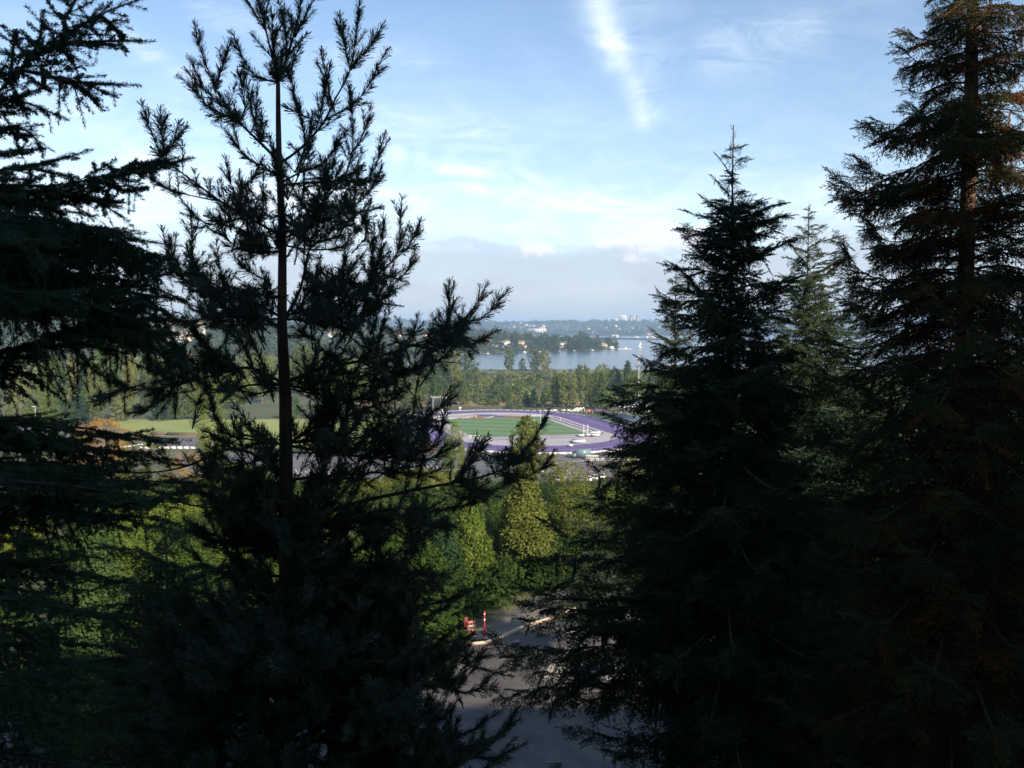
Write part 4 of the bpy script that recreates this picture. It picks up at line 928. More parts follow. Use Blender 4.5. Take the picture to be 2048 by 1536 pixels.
q = MB(); q.box((0, 0, 14), (120, 30, 28)); link('wall', q.mesh('wall', M['offwhite']), root); q = MB(); q.box((0, 0, 30), (126, 34, 4), taper=.9); link('roof', q.mesh('roof', plain('pink_roof', (.55, .28, .26))), root)
q = MB(); q.box((0, 0, 0), (5, .5, 3)); wmesh = q.mesh('window', M['glass'])
for x in range(11):
    for zz in (6, 13, 20): link('window', wmesh, root, (x * 10 - 50, -15.3, zz))
# docks and moored boats on the point
DK = MB(); DK.box((0, 0, .6), (9, 3.2, 1.4), taper=1.05); DK.box((-.5, 0, 2.0), (4.5, 2.4, 1.6), taper=.8); dk = DK.mesh('moored_boat', M['offwhite'])
for i in range(9):
    px = 905 + i * 35 + rh.uniform(-5, 5); py = np.interp(px, [a for a, b in PENPX], [b for a, b in PENPX]) + .5; p = G(px, py, 0)
    o = link('moored_boat', dk, None, (p.x, p.y, 0)); o.rotation_euler = (0, 0, rh.uniform(-.5, .5)); o.scale = [.72 * rh.uniform(.5, 1.2)] * 3; tag(o, 'small white boat moored along the shore of the wooded point', 'boat', 'boats moored along the point')
p = G(1233, 698.8, 0); mb = MB(); mb.box((0, 0, 1), (70, 4, 1)); mb.box((-12, 0, 4), (14, 9, 6), taper=.7); mb.box((20, 0, 2.5), (6, 3, 3)); tag(link('jetty', mb.mesh('jetty', M['offwhite']), None, (p.x, p.y, 0)), 'pale jetty with a boathouse at the tip of the point', 'jetty')

# ------------------------------------------------------------------ distant woods
def wood(name, n, sampler, hr, asp, mat, kinds, label, ls=.28, clear=True):
    pts = []; g = RNG
    while len(pts) < n:
        x, y = sampler(g)
        if clear and any(abs(x - a) < b2 * .9 and -b2 * 5.5 < y - b < b2 * .5 for a, b, b2 in HOUSES): 
            if g.random() < .9: n -= 0.25; continue
        z = hz(x, y)
        if z < .5: n -= .3; continue
        pts.append((x, y, z - .5))
    pts = np.array(pts); hs = hr[0] + (hr[1] - hr[0]) * g.random(len(pts)) ** 1.6; ws = hs * asp * (.7 + .6 * g.random(len(pts)))
    return scatter(name, pts, hs, ws, mat, kinds, label, 'woodland', ls)
def samp(px0, px1, y0, y1, power=1.0):
    def f(g): y = y0 + (y1 - y0) * g.random() ** power; px = px0 + (px1 - px0) * g.random(); return (px - 1024) / F * y, y
    return f
KC = [('cone', .34, 16, 5), ('dome', .62, 18, 5), ('egg', .5, 18, 5)]
wood('woodland', 3800, samp(-300, 1000, 1150, 2500), (9, 25), 1.0, 'farwood', KC, 'dense woods covering the left hills behind the playing fields', .30)
wood('woodland', 1300, samp(880, 1240, 1650, 2350), (9, 24), 1.0, 'farwood', KC, 'woods covering the point that reaches into the lake', .30)
KF = [('cone', .4, 9, 3), ('dome', .8, 10, 3)]
wood('woodland', 9000, samp(-200, 2300, 5250, 7700), (16, 34), 1.1, 'farhill', KF, 'hazy blue woods on the hills across the lake', .55)
KM = [('dome', 1.0, 14, 5), ('egg', .7, 16, 5), ('column', .35, 12, 5)]
wood('shrubland', 2400, samp(640, 2500, 780, 985), (1.2, 3.6), 1.8, 'marsh', [('dome', 1.0, 20, 7)], 'low shrubs on the lake shore beyond the marsh', .24, False)
wood('shrubland', 4400, samp(640, 2500, 545, 830), (2.2, 7.0), 1.2, 'marsh', KM, 'tangled marsh shrubs between the track and the lake', .32, False)
wood('woodland', 900, samp(-300, 900, 620, 1150), (7, 20), 1.0, 'farpop', KC, 'woods behind the lawn and the left car park', .26, False)

# ------------------------------------------------------------------ mid-distance trees, each its own thing
PO = 'lombardy poplars'
T_ = [
 ('cottonwood', 'olive', 905, 700, 800, 44, 'big pale green tree on the bay shore, right of the pine branch', 720),
 ('cottonwood', 'farpop', 938, 703, 800, 40, 'second big pale green tree, right neighbour on the bay shore', 740),
 ('round', 'deep', 866, 712, 800, 70, 'broad dark green tree behind the end of the long pine branch', 700),
 ('cottonwood', 'farpop', 1018, 696, 741, 26, 'slender cottonwood by the water, leftmost of the three', 960),
 ('cottonwood', 'deep', 1045, 716, 741, 14, 'smallest cottonwood by the water, between two taller ones', 960),
 ('cottonwood', 'farpop', 1069, 697, 741, 28, 'left half of the wide cottonwood pair by the water', 960),
 ('cottonwood', 'farpop', 1090, 699, 741, 26, 'right half of the wide cottonwood pair by the water', 950),
 ('conifer', 'green', 1019, 770, 806, 20, 'small bright green conifer behind the far bend', None),
 ('conifer', 'deep', 1053, 782, 814, 22, 'dark conifer behind the far bend, left of the largest dark one', None),
 ('conifer', 'deep', 1068, 776, 815, 28, 'largest dark conifer behind the far bend', None),
 ('conifer', 'deep', 1086, 784, 815, 24, 'dark conifer behind the far bend, right of the largest dark one', None),
 ('poplar', 'farpop', 1112, 742, 814, 17, 'leftmost poplar of the row right of the dark conifers', None),
 ('poplar', 'farpop', 1128, 740, 815, 20, 'second poplar in the row right of the dark conifers', None),
 ('poplar', 'farpop', 1147, 745, 816, 16, 'third and slim poplar in the row behind the red tent', None),
 ('round', 'olive', 1163, 728, 800, 34, 'rounded tree with brownish top rising behind the poplar row', 640),
 ('poplar', 'farpop', 1166, 748, 816, 14, 'fourth poplar, narrowest of the row behind the red tent', None),
 ('poplar', 'olive', 1184, 746, 817, 16, 'fifth poplar, just above the red tent', None),
 ('round', 'lime', 1205, 728, 790, 34, 'bright lime round tree at the water edge right of the poplars', 700),
 ('conifer', 'green', 1202, 742, 818, 40, 'broad-based green tree above the purple tents', None),
 ('round', 'deep', 1228, 734, 808, 34, 'dark rounded tree left of the tall dark spire', 600),
 ('poplar', 'deep', 1255, 718, 800, 20, 'tall dark spire tree left of the floodlight mast', None),
 ('round', 'green', 1268, 742, 812, 38, 'mid green tree behind the canopy roof', 560),
 ('poplar', 'farpop', 1302, 722, 800, 14, 'slim poplar right of the floodlight mast', None),
 ('round', 'deep', 1325, 740, 812, 50, 'dark bushy tree right of the floodlight mast', 560),
 ('round', 'deep', 1400, 735, 815, 80, 'dark tree glimpsed behind the great fir, left one', 560),
 ('round', 'green', 1520, 735, 815, 90, 'green tree glimpsed behind the great fir, right one', 560),
 # left row
 ('willow', 'farpop', 40, 752, 843, 66, 'drooping willow behind the left lamp post, left of its twin', None),
 ('willow', 'green', 85, 757, 845, 60, 'drooping willow directly behind the left lamp post', None),
 ('poplar', 'farpop', 90, 708, 838, 22, 'tall poplar above the willows, leftmost of the four', None),
 ('poplar', 'farpop', 108, 706, 838, 20, 'tall poplar above the willows, second of the four', None),
 ('poplar', 'deep', 126, 714, 838, 18, 'tall dark poplar above the willows, third of the four', None),
 ('poplar', 'farpop', 146, 712, 838, 24, 'tall poplar above the willows, rightmost of the four', None),
 ('poplar', 'deep', 166, 726, 838, 20, 'dark slim poplar right of the four tall ones', None),
 ('round', 'olive', 190, 735, 846, 44, 'olive tree right of the dark slim poplar', None),
 ('round', 'deep', 160, 790, 848, 44, 'low dark tree behind the navy cars', None),
 ('round', 'green', 215, 684, 832, 76, 'largest round green tree left of the pine, behind the yellow one', 560),
 ('round', 'farpop', 196, 720, 838, 46, 'rounded pale tree between poplars and largest round tree', 500),
 ('round', 'yellow', 264, 706, 838, 26, 'yellowing narrow tree right of the largest round tree', 500),
 ('round', 'olive', 300, 710, 838, 46, 'olive rounded tree right of the yellowing tree', 500),
 ('round', 'green', 340, 722, 838, 44, 'green rounded tree behind the left pine twigs', 510),
 ('conifer', 'deep', 319, 786, 842, 38, 'dark layered conifer on the lawn edge, left of the pine', None),
 ('conifer', 'green', 352, 790, 840, 30, 'smaller green conifer right of the dark layered one', None),
 ('round', 'farpop', 245, 770, 843, 50, 'low pale tree behind the yellow maple', None),
 ('round', 'olive', 385, 760, 838, 52, 'olive tree at the lawn edge behind pine twigs', None),
 ('round', 'green', 470, 740, 838, 60, 'green tree behind the lawn, left of the pine trunk', 520),
 ('round', 'farpop', 525, 700, 838, 60, 'pale tree behind the lawn just left of the pine trunk', 560),
 ('round', 'deep', 585, 790, 840, 36, 'dark low tree at the lawn edge right of the pine trunk', None),
 ('round', 'olive', 610, 690, 838, 60, 'olive tree rising right of the pine trunk', 640),
 ('round', 'green', 655, 780, 838, 50, 'low green tree at the lawn edge near the pale pole', None),
 ('round', 'farpop', 700, 730, 838, 66, 'pale rounded tree behind the pine right side', 560),
 ('round', 'deep', 760, 750, 826, 60, 'dark tree behind the left end of the purple track', 560),
 ('round', 'olive', 820, 780, 822, 44, 'low olive tree left of the throwing cage', None),
 ('poplar', 'green', 870, 745, 820, 26, 'narrow green tree rising behind the throwing cage', None),
 ('cottonwood', 'green', 843, 738, 822, 34, 'upright green tree left of the throwing cage', 580),
 ('cottonwood', 'farpop', 925, 760, 812, 26, 'thin pale tree right of the throwing cage', None),
 ('shrub', 'olive', 985, 799, 812, 34, 'low olive bush behind the far purple bend', None),
 ('shrub', 'marsh', 1030, 803, 817, 50, 'brown-grey bush behind the far purple bend', None),
 ('shrub', 'gold', 95, 842, 852, 30, 'low orange-green bush at the back of the left car park', None),
 ('shrub', 'lime', 108, 866, 884, 60, 'bright green bush below the left lamp post', None),
 ('shrub', 'lime', 165, 868, 892, 50, 'bright green bush left of the yellow maple', None),
]
for k, m_, px, yt, yb, w_, lb, Yd in T_: mid_tree(k, m_, px, yt, yb, w_, lb, None, Yd)
mid_tree('poplar', 'deep', 371, 612, 660, 9, 'tall dark hilltop poplar above the houses, taller one', None, 2150)
mid_tree('poplar', 'deep', 378, 618, 660, 8, 'dark hilltop poplar right beside the tallest hilltop one', None, 2160)
mid_tree('poplar', 'deep', 355, 628, 660, 6, 'small dark hilltop poplar left of the tallest hilltop one', None, 2150)
for px, yt, w_, lb in ((8, 612, 22, 'leftmost blue-green tree on the far left ridge'), (28, 618, 26, 'second blue-green tree on the far left ridge'), (62, 622, 30, 'wide blue-green tree on the far left ridge'), (88, 622, 20, 'rightmost blue-green tree on the far left ridge')): mid_tree('conifer' if px == 8 else 'round', 'deep', px, yt, 650, w_, lb, None, 1900)
mid_tree('round', 'deep', 1163, 661, 698, 20, 'tallest dark tree near the end of the wooded point', None, 1930)
mid_tree('round', 'deep', 1175, 668, 698, 14, 'dark tree right of the tallest one on the wooded point', None, 1930)
for i, (px, yt) in enumerate(((985, 676), (1027, 668), (1058, 668), (1083, 670), (1110, 670), (1140, 674))):
    mid_tree('cottonwood', 'deep', px, yt, 702, 18, 'dark shore tree on the wooded point, %s from its left end' % ['first', 'second', 'third', 'fourth', 'fifth', 'sixth'][i], 'dark shore trees on the point', 1860)
rr = random.Random(9)
for i in range(34):
    px = 820 + i * 15 + rr.uniform(-7, 7); Yd = rr.uniform(590, 760); yb = 655 + 48 * F / Yd
    mid_tree(rr.choice(['round', 'cottonwood', 'round']), rr.choice(['green', 'farpop', 'deep', 'olive']), px, yb - rr.uniform(16, 26), yb, rr.uniform(18, 34), '%s tree rising from the marsh behind the track, %s part of the belt' % (rr.choice(['pale green', 'olive', 'dark green']), 'left' if px < 980 else 'middle' if px < 1160 else 'right'), 'trees of the marsh', Yd)

# nearer broadleaf trees
near_tree('poplar_tree', 'column', 'lime', 910, 843, 960, 52, 250, 420, 55, .20, .55, 'upright leafy poplar in front of the track, left of the birch', .02, .22, .25, .16, squash=1.5)
near_tree('poplar_tree', 'column', 'green', 893, 862, 965, 34, 245, 240, 50, .20, .5, 'shorter poplar touching the left side of the upright leafy one', .02, .2, .25, .12, squash=1.5)
near_tree('birch_tree', 'egg', 'yellow', 1052, 832, 1010, 74, 190, 640, 48, .18, .5, 'yellow-green birch overlapping the field, left of the slim white pole', .05, .35, .2, .14, 'palebark', 20)
near_tree('birch_tree', 'egg', 'yellow', 1095, 905, 1020, 90, 170, 200, 34, .15, .5, 'sparse yellowing birch with pale stems right of the pine tip', .15, .4, .15, .1, 'palebark', 46)
near_tree('alder_tree', 'round', 'yellow', 1140, 925, 1030, 90, 165, 130, 30, .15, .5, 'thin alder with bare pale branches left of the utility pole', .1, .4, .2, .09, 'palebark', 60)
near_tree('alder_tree', 'round', 'rust', 1225, 905, 1000, 76, 180, 130, 30, .15, .5, 'sparse reddish alder right of the utility pole', .1, .4, .2, .09, 'palebark', 55)
near_tree('alder_tree', 'round', 'yellow', 1268, 885, 1010, 70, 175, 210, 36, .15, .5, 'yellow-green alder beside the great fir, below the track', .1, .35, .2, .1, 'palebark', 40)
near_tree('maple_tree', 'round', 'olive', 1172, 974, 1130, 170, 100, 900, 60, .12, .62, 'broad olive and gold domed maple at the right of the green hornbeams', .1, .2, .5, .2)
near_tree('hornbeam_tree', 'flame', 'olive', 1046, 952, 1230, 128, 88, 1500, 34, .24, .62, 'tall full hornbeam with golden top, behind the kerb', .10, .30, .5, .22)
near_tree('hornbeam_tree', 'flame', 'green', 941, 1010, 1235, 88, 84, 1100, 34, .24, .55, 'rounded green hornbeam left of the tallest one', .10, .30, .5, .2)
near_tree('hornbeam_tree', 'flame', 'deep', 1100, 1075, 1235, 110, 92, 800, 34, .24, .6, 'darker hornbeam tucked right of the tallest one', .10, .30, .5, .2)
near_tree('hornbeam_tree', 'flame', 'deep', 890, 1035, 1240, 70, 82, 600, 34, .24, .5, 'small green hornbeam left of the rounded one', .1, .30, .5, .16)
near_tree('shrub', 'dome', 'green', 915, 1228, 1262, 60, 78, 220, 45, .10, .4, 'leafy green shrub behind the barricade', 0, .3, .4, .06)
near_tree('shrub', 'dome', 'green', 1072, 1228, 1236, 70, 84, 120, 40, .09, .3, 'low green verge shrub along the pavement edge', 0, .3, .4, .05)
near_tree('maple_tree', 'round', 'gold', 205, 838, 960, 150, 215, 560, 50, .22, .85, 'orange and yellow maple beside the left car park', .1, .35, .3, .2)
near_tree('maple_tree', 'round', 'yellow', 290, 870, 985, 120, 200, 380, 50, .20, .8, 'yellow-green maple right of the orange one', .1, .3, .3, .16)
near_tree('maple_tree', 'round', 'gold', 372, 905, 985, 90, 200, 200, 44, .20, .7, 'small maple with orange tips below the lawn barriers', .1, .3, .3, .12)
near_tree('birch_tree', 'egg', 'lime', 425, 755, 985, 78, 225, 620, 50, .20, .7, 'tall yellow-green birch showing left of the pine trunk', .05, .35, .25, .16, 'palebark')
near_tree('maple_tree', 'round', 'lime', 340, 1000, 1180, 170, 110, 900, 55, .14, .7, 'sunlit yellow-green tree below the car park, left of the pine trunk', .1, .3, .4, .2, 'palebark')
near_tree('maple_tree', 'round', 'olive', 470, 930, 1130, 150, 130, 500, 50, .16, .7, 'olive tree behind the pine trunk, below the lot', .1, .3, .4, .2)
near_tree('cypress_tree', 'column', 'lime', 15, 1062, 1330, 56, 88, 520, 55, .12, .5, 'lime green cypress at the left edge', .02, .25, .4, .15, squash=1.5)
near_tree('cypress_tree', 'column', 'lime', 62, 1050, 1330, 60, 92, 520, 55, .12, .5, 'lime green cypress right of the one at the edge', .02, .25, .4, .15, squash=1.5)
near_tree('cypress_tree', 'column', 'green', 120, 1085, 1330, 64, 90, 520, 55, .12, .5, 'green cypress, third from the left edge', .02, .25, .4, .15, squash=1.5)
near_tree('maple_tree', 'round', 'green', 250, 1060, 1300, 170, 86, 900, 55, .13, .65, 'green tree in half shade left of the sunlit tree', .1, .3, .4, .2)
near_tree('maple_tree', 'round', 'green', 420, 1090, 1300, 180, 84, 800, 55, .13, .65, 'green tree in shade left of the pine trunk foot', .1, .3, .4, .2)
near_tree('maple_tree', 'round', 'olive', 840, 945, 1090, 180, 150, 900, 55, .16, .75, 'golden olive tree under the long bare pine bough', .05, .25, .4, .2)
near_tree('maple_tree', 'round', 'yellow', 700, 965, 1120, 150, 145, 700, 55, .16, .75, 'yellowish tree behind the pine right of the trunk', .05, .3, .4, .2)
near_tree('maple_tree', 'round', 'green', 780, 1060, 1290, 190, 80, 900, 55, .13, .65, 'deep green tree behind the lower pine boughs', .1, .25, .4, .2)
near_tree('maple_tree', 'round', 'green', 620, 1080, 1300, 190, 82, 800, 55, .13, .65, 'deep green tree behind the pine trunk foot', .1, .25, .4, .2)
near_tree('shrub', 'dome', 'green', 830, 1225, 1300, 150, 72, 500, 50, .10, .45, 'green shrub with pale stems at the street edge', 0, .3, .4, .07, 'palebark', 20)
near_tree('shrub', 'dome', 'lime', 40, 1345, 1400, 110, 55, 260, 45, .10, .4, 'sunlit low green shrub at the left edge', 0, .3, .4, .05)
near_tree('shrub', 'dome', 'under', 250, 1330, 1450, 380, 52, 900, 50, .10, .45, 'wide dark shrub under the left spruce', 0, .3, .4, .06)
near_tree('conifer_tree', 'cone', 'deep', 205, 1020, 1420, 190, 50, 900, 55, .12, .5, 'dim slender conifer with visible trunk below the left spruce', .1, .3, .25, .16, 'bark', 20)
for px, y0, y1, Yd, lb, r_ in ((780, 1215, 1292, 73, 'pale slender trunk left of the red post', .13), (815, 1262, 1292, 71, 'pale forked trunk right of the slender pale one', .2)):
    b = P(px, y1, Yd); q = MB(); t_ = P(px + 2, y0, Yd); zb = hz(b.x, Yd); d_ = t_.z - zb
    q.tube((0, 0, -.2), (.03, 0, d_ * .6), r_, r_ * .8, 8); q.tube((.03, 0, d_ * .6), (.12, 0, d_), r_ * .8, r_ * .55, 8); q.tube((.02, 0, d_ * .5), (-.5, .1, d_ * .95), r_ * .5, r_ * .3, 7)
    tag(link('tree_trunk', q.mesh('tree_trunk', M['palebark'], True), None, (b.x, Yd, zb)), lb, 'tree trunk')
b0, b1 = P(-30, 1410, 42), P(52, 1244, 42); q = MB(); d_ = (b1 - b0); zb = 26 - b0.z; q.tube(d_ * (zb / d_.z), d_, .13, .05, 8)
for k in (.55, .75, .9): q.tube(d_ * k, d_ * k + Vector((.7, .3, .5)), .03, .015, 5)
tag(link('bare_trunk', q.mesh('bare_trunk', M['palebark'], True), None, b0), 'bare pale trunk leaning right at the lower left edge', 'tree trunk')
# undergrowth on the bank
wood('undergrowth', 3200, lambda g: ((g.random() - .5) * 160 - 5, 78 + 130 * g.random()), (.8, 3.6), 1.1, 'under', [('dome', 1.1, 60, 12)], 'bushy undergrowth covering the bank below the street', .07, False)
def left_bank(g):
    y = 46 + 46 * g.random(); return float(np.interp(y, [44, 55, 57, 62, 68, 74, 82, 92], [-36, -34, -14, -7.5, -5.5, -3.5, 4.5, 10])) - 40 * g.random() ** 1.6, y
wood('undergrowth', 900, left_bank, (.8, 3.0), 1.1, 'under', [('dome', 1.1, 40, 10)], 'bushy undergrowth left of the street', .13, False)
wood('undergrowth', 420, lambda g: (22 + 40 * g.random(), 60 + 40 * g.random()), (1.0, 4.0), 1.1, 'under', [('dome', 1.1, 40, 10)], 'bushy undergrowth right of the street', .13, False)

# ------------------------------------------------------------------ the pine
CONE = cone_mesh()
def W3(pts, Y0, Y1):
    n = len(pts) - 1; return [P(a, b, Y0 + (Y1 - Y0) * (i / n)) for i, (a, b) in enumerate(pts)]
gp = np.random.default_rng(21); T = Tree(gp); YP = 10.0
trunk = W3([(556, 165), (558, 320), (565, 480), (564, 640), (571, 800), (572, 900), (573, 1200), (575, 1560)], YP, YP)
foot = Vector((trunk[-1].x, YP + .1, 26)); trunk.append(foot + Vector((0, 0, 8))); trunk.append(foot)
T.w += chain(polyl(trunk[:6], .3), .024, .078) + chain(polyl(trunk[5:], 1.0), .078, .24); T.nt = len(T.w)
BR_ = [ # px path, depth offset at the tip, radius, density, bare fraction
 ([(556, 165), (540, 95), (522, 20), (516, -40)], .1, .016, 1.3, .0), ([(556, 165), (582, 90), (600, 20), (606, -30)], -.1, .016, 1.3, .0),
 ([(530, 60), (505, 20), (488, -10)], .0, .01, 1.5, 0), ([(590, 75), (612, 30), (628, 0)], 0, .01, 1.5, 0), ([(575, 120), (570, 60), (565, 40)], .1, .01, 1.5, 0),
 ([(556, 165), (530, 160), (505, 148), (482, 108)], .1, .011, .9, .3),
 ([(560, 325), (520, 285), (470, 235), (432, 180), (398, 92)], .25, .017, .95, .25), ([(432, 180), (438, 155), (446, 130)], .2, .008, 1.2, 0), ([(470, 235), (425, 220), (395, 188)], .3, .009, 1.3, 0),
 ([(480, 245), (490, 215), (488, 178)], .1, .008, 1.3, 0), ([(560, 352), (520, 335), (480, 300)], -.2, .010, 1.1, .2), ([(500, 270), (508, 250), (512, 225)], -.1, .007, 1.2, 0),
 ([(562, 325), (600, 298), (645, 248), (672, 195), (700, 140), (716, 45)], .25, .017, .9, .3), ([(700, 140), (692, 105), (686, 76)], .2, .008, 1.2, 0), ([(700, 140), (722, 115), (742, 90)], .2, .008, 1.2, 0),
 ([(650, 240), (700, 212), (725, 190), (743, 160)], .0, .009, 1.4, 0), ([(645, 248), (605, 230), (583, 165)], -.1, .009, 1.2, 0), ([(670, 225), (660, 190), (655, 170)], -.2, .009, 1.3, 0),
 ([(563, 365), (600, 345), (640, 330), (668, 300)], -.3, .012, 1.4, .1), ([(668, 362), (710, 362), (738, 355), (756, 318)], .2, .009, .9, .2),
 ([(563, 370), (620, 365), (668, 362)], .1, .012, 1.0, .2), ([(590, 345), (610, 290), (600, 235)], -.3, .01, 1.4, 0), ([(575, 400), (610, 320), (620, 270)], .4, .01, 1.4, 0),
 ([(650, 400), (690, 350), (705, 300), (704, 232)], .1, .011, 1.2, .2), ([(700, 310), (718, 285), (730, 258)], .1, .008, 1.2, 0),
 ([(564, 472), (500, 437), (440, 402), (390, 365), (345, 332), (324, 315), (297, 250)], .35, .019, 1.15, .15), ([(324, 315), (326, 285), (324, 258)], .3, .008, 1.2, 0), ([(324, 315), (338, 300), (347, 286)], .3, .008, 1.2, 0),
 ([(440, 402), (400, 395), (340, 380), (312, 362)], .5, .010, 1.4, 0), ([(500, 437), (460, 440), (420, 450), (400, 440)], -.3, .010, 1.5, 0), ([(470, 420), (480, 385), (500, 360)], .3, .010, 1.5, 0), ([(520, 450), (480, 410), (462, 368)], -.3, .01, 1.5, 0),
 ([(565, 502), (520, 505), (480, 500), (455, 478)], -.2, .011, 1.5, .1), ([(565, 500), (520, 490), (500, 500)], .5, .01, 1.5, .1),
 ([(565, 478), (630, 450), (690, 425), (722, 400), (741, 378)], .35, .015, 1.5, .1), ([(565, 490), (630, 500), (690, 490), (722, 450)], -.3, .013, 1.6, .1), ([(600, 470), (640, 420), (650, 380)], .3, .011, 1.5, .1), ([(565, 480), (620, 440), (600, 400)], -.5, .011, 1.5, .1),
 ([(572, 632), (600, 580), (618, 500), (648, 410), (665, 342)], .5, .018, .9, .45), ([(618, 500), (650, 470), (690, 450)], .5, .01, 1.4, 0),
 ([(566, 637), (510, 605), (450, 580), (400, 550), (385, 520), (384, 478)], .35, .018, 1.35, .1), ([(450, 580), (400, 575), (350, 545), (335, 505)], .6, .012, 1.5, 0), ([(510, 605), (460, 620), (400, 640)], -.5, .012, 1.4, .1), ([(520, 600), (530, 560), (500, 545)], -.4, .01, 1.5, 0),
 ([(566, 637), (500, 640), (440, 640), (410, 600)], -.8, .014, 1.5, .1),
 ([(568, 632), (630, 615), (700, 590), (760, 545), (795, 505), (801, 438)], .4, .018, 1.4, .1), ([(795, 505), (815, 500), (826, 478)], .4, .010, 1.5, 0), ([(740, 560), (760, 510), (765, 480)], .3, .010, 1.3, 0), ([(760, 545), (800, 560), (815, 540)], .3, .010, 1.6, 0),
 ([(568, 638), (640, 640), (710, 640), (765, 600)], -.5, .015, 1.6, .1), ([(568, 640), (640, 580), (700, 540)], .8, .012, 1.5, .1), ([(640, 640), (690, 655), (720, 645)], -.4, .01, 1.6, 0),
 # lower whorls
 ([(569, 765), (640, 738), (720, 722), (800, 700), (870, 672), (920, 645), (955, 606)], .3, .024, 1.25, .35), ([(890, 665), (900, 630), (897, 604)], .3, .009, 1.2, 0), ([(920, 645), (960, 640), (981, 622)], .3, .010, 1.3, 0), ([(860, 690), (930, 690), (952, 685)], .2, .010, 1.4, 0),
 ([(720, 722), (760, 740), (820, 740), (880, 718)], -.3, .014, 1.5, .1), ([(569, 770), (640, 780), (720, 770), (800, 750), (840, 730)], -.4, .016, 1.6, .1), ([(569, 775), (640, 790), (710, 800), (780, 790)], .8, .014, 1.5, .1),
 ([(569, 768), (500, 735), (430, 750), (330, 775), (250, 775), (180, 735)], .3, .020, 1.15, .25), ([(250, 775), (225, 790), (208, 800)], .3, .008, 1.4, 0), ([(400, 755), (340, 720), (300, 690)], .2, .010, 1.2, .1), ([(450, 745), (420, 700), (400, 680)], -.3, .010, 1.4, .1), ([(350, 775), (320, 800), (290, 820)], .2, .009, 1.4, 0),
 ([(569, 770), (500, 770), (430, 780), (370, 740)], -.7, .016, 1.6, .1),
 ([(572, 885), (650, 880), (740, 872), (820, 850), (880, 815)], .3, .022, 1.5, .15), ([(572, 890), (660, 905), (760, 915), (860, 900), (880, 870)], -.4, .020, 1.6, .15), ([(572, 890), (640, 850), (700, 830), (780, 800)], .8, .018, 1.6, .1), ([(760, 900), (820, 920), (870, 915)], -.3, .012, 1.7, 0),
 ([(572, 955), (500, 905), (450, 900), (380, 930), (300, 945), (200, 940)], .2, .020, .9, .45), ([(572, 890), (510, 880), (460, 870), (430, 830)], -.5, .018, 1.5, .15), ([(572, 895), (520, 920), (440, 940), (360, 960)], .6, .018, 1.5, .1),
 ([(574, 1060), (680, 1015), (780, 990), (880, 970), (960, 955), (1020, 930), (1060, 890), (1078, 862)], .3, .030, 1.25, .55), ([(1000, 942), (1050, 955), (1080, 940)], .2, .010, 1.4, 0), ([(930, 962), (980, 985), (1010, 970)], .1, .010, 1.5, 0), ([(900, 968), (940, 930), (960, 905)], .4, .010, 1.4, 0),
 ([(574, 1070), (700, 1040), (820, 1030), (930, 1010)], -.4, .022, 1.5, .2), ([(575, 1180), (680, 1160), (780, 1150), (870, 1150)], .3, .022, 1.5, .2), ([(575, 1200), (690, 1200), (800, 1215), (900, 1200)], -.4, .022, 1.5, .2),
 ([(575, 1290), (700, 1285), (820, 1300), (920, 1325), (990, 1345)], .3, .022, 1.5, .25), ([(575, 1330), (700, 1330), (820, 1355), (930, 1385), (960, 1375)], -.3, .022, 1.6, .2), ([(575, 1300), (700, 1260), (800, 1255), (900, 1285)], .7, .02, 1.5, .2),
 ([(576, 1480), (720, 1490), (860, 1520), (960, 1500), (1008, 1462)], .2, .022, 1.4, .3), ([(576, 1420), (700, 1430), (800, 1440), (850, 1430)], -.5, .022, 1.5, .2), ([(576, 1500), (700, 1540), (820, 1560), (960, 1545)], .6, .022, 1.5, .2),
 ([(573, 960), (680, 950), (780, 945), (850, 950)], .5, .02, 1.7, .1), ([(574, 1000), (470, 980), (380, 975), (320, 1000)], -.5, .02, 1.6, .1), ([(574, 1060), (470, 1020), (380, 1010), (300, 980)], .3, .022, 1.4, .2)]
for pts, dy, r, dens, bare in BR_:
    x0 = pts[0][0]; Y0 = YP + dy * (.0 if abs(x0 - 566) < 25 else .6); pine_branch(T, W3(pts, Y0, YP + dy * 1.4), r, 0, dens, .5, bare)
# full pads of needle tufts carried by the boughs
def pad(x0, x1, y0, y1, n, dz=.45):
    for _ in range(int(n * (.62 if y1 < 700 else .42 if y1 < 1020 else .75)) + 1):
        a = gp.random() * 6.283; q = gp.random() ** .5; px = (x0 + x1) / 2 + (x1 - x0) / 2 * q * math.cos(a); py = (y0 + y1) / 2 + (y1 - y0) / 2 * q * math.sin(a)
        p = P(px, py, YP + gp.normal(0, dz)); out = (rvec(gp) * .85 + Vector((.25 if px > 566 else -.25, 0, .55))).normalized()
        b = p - out * (.18 + .2 * gp.random()); T.w.append((*b, *p, .008, .005)); T.r.append((b, out, rvec(gp), 1.0, 0))
        for _k in range(3): dd = (out * .5 + rvec(gp) * .8 + UP * .25).normalized(); T.r.append((p, dd, rvec(gp), .72 + .3 * gp.random(), 0)); T.w.append((*p, *(p + dd * .16), .005, .003))
        if gp.random() < .2: T.cones.append((p, -UP + out * .5))
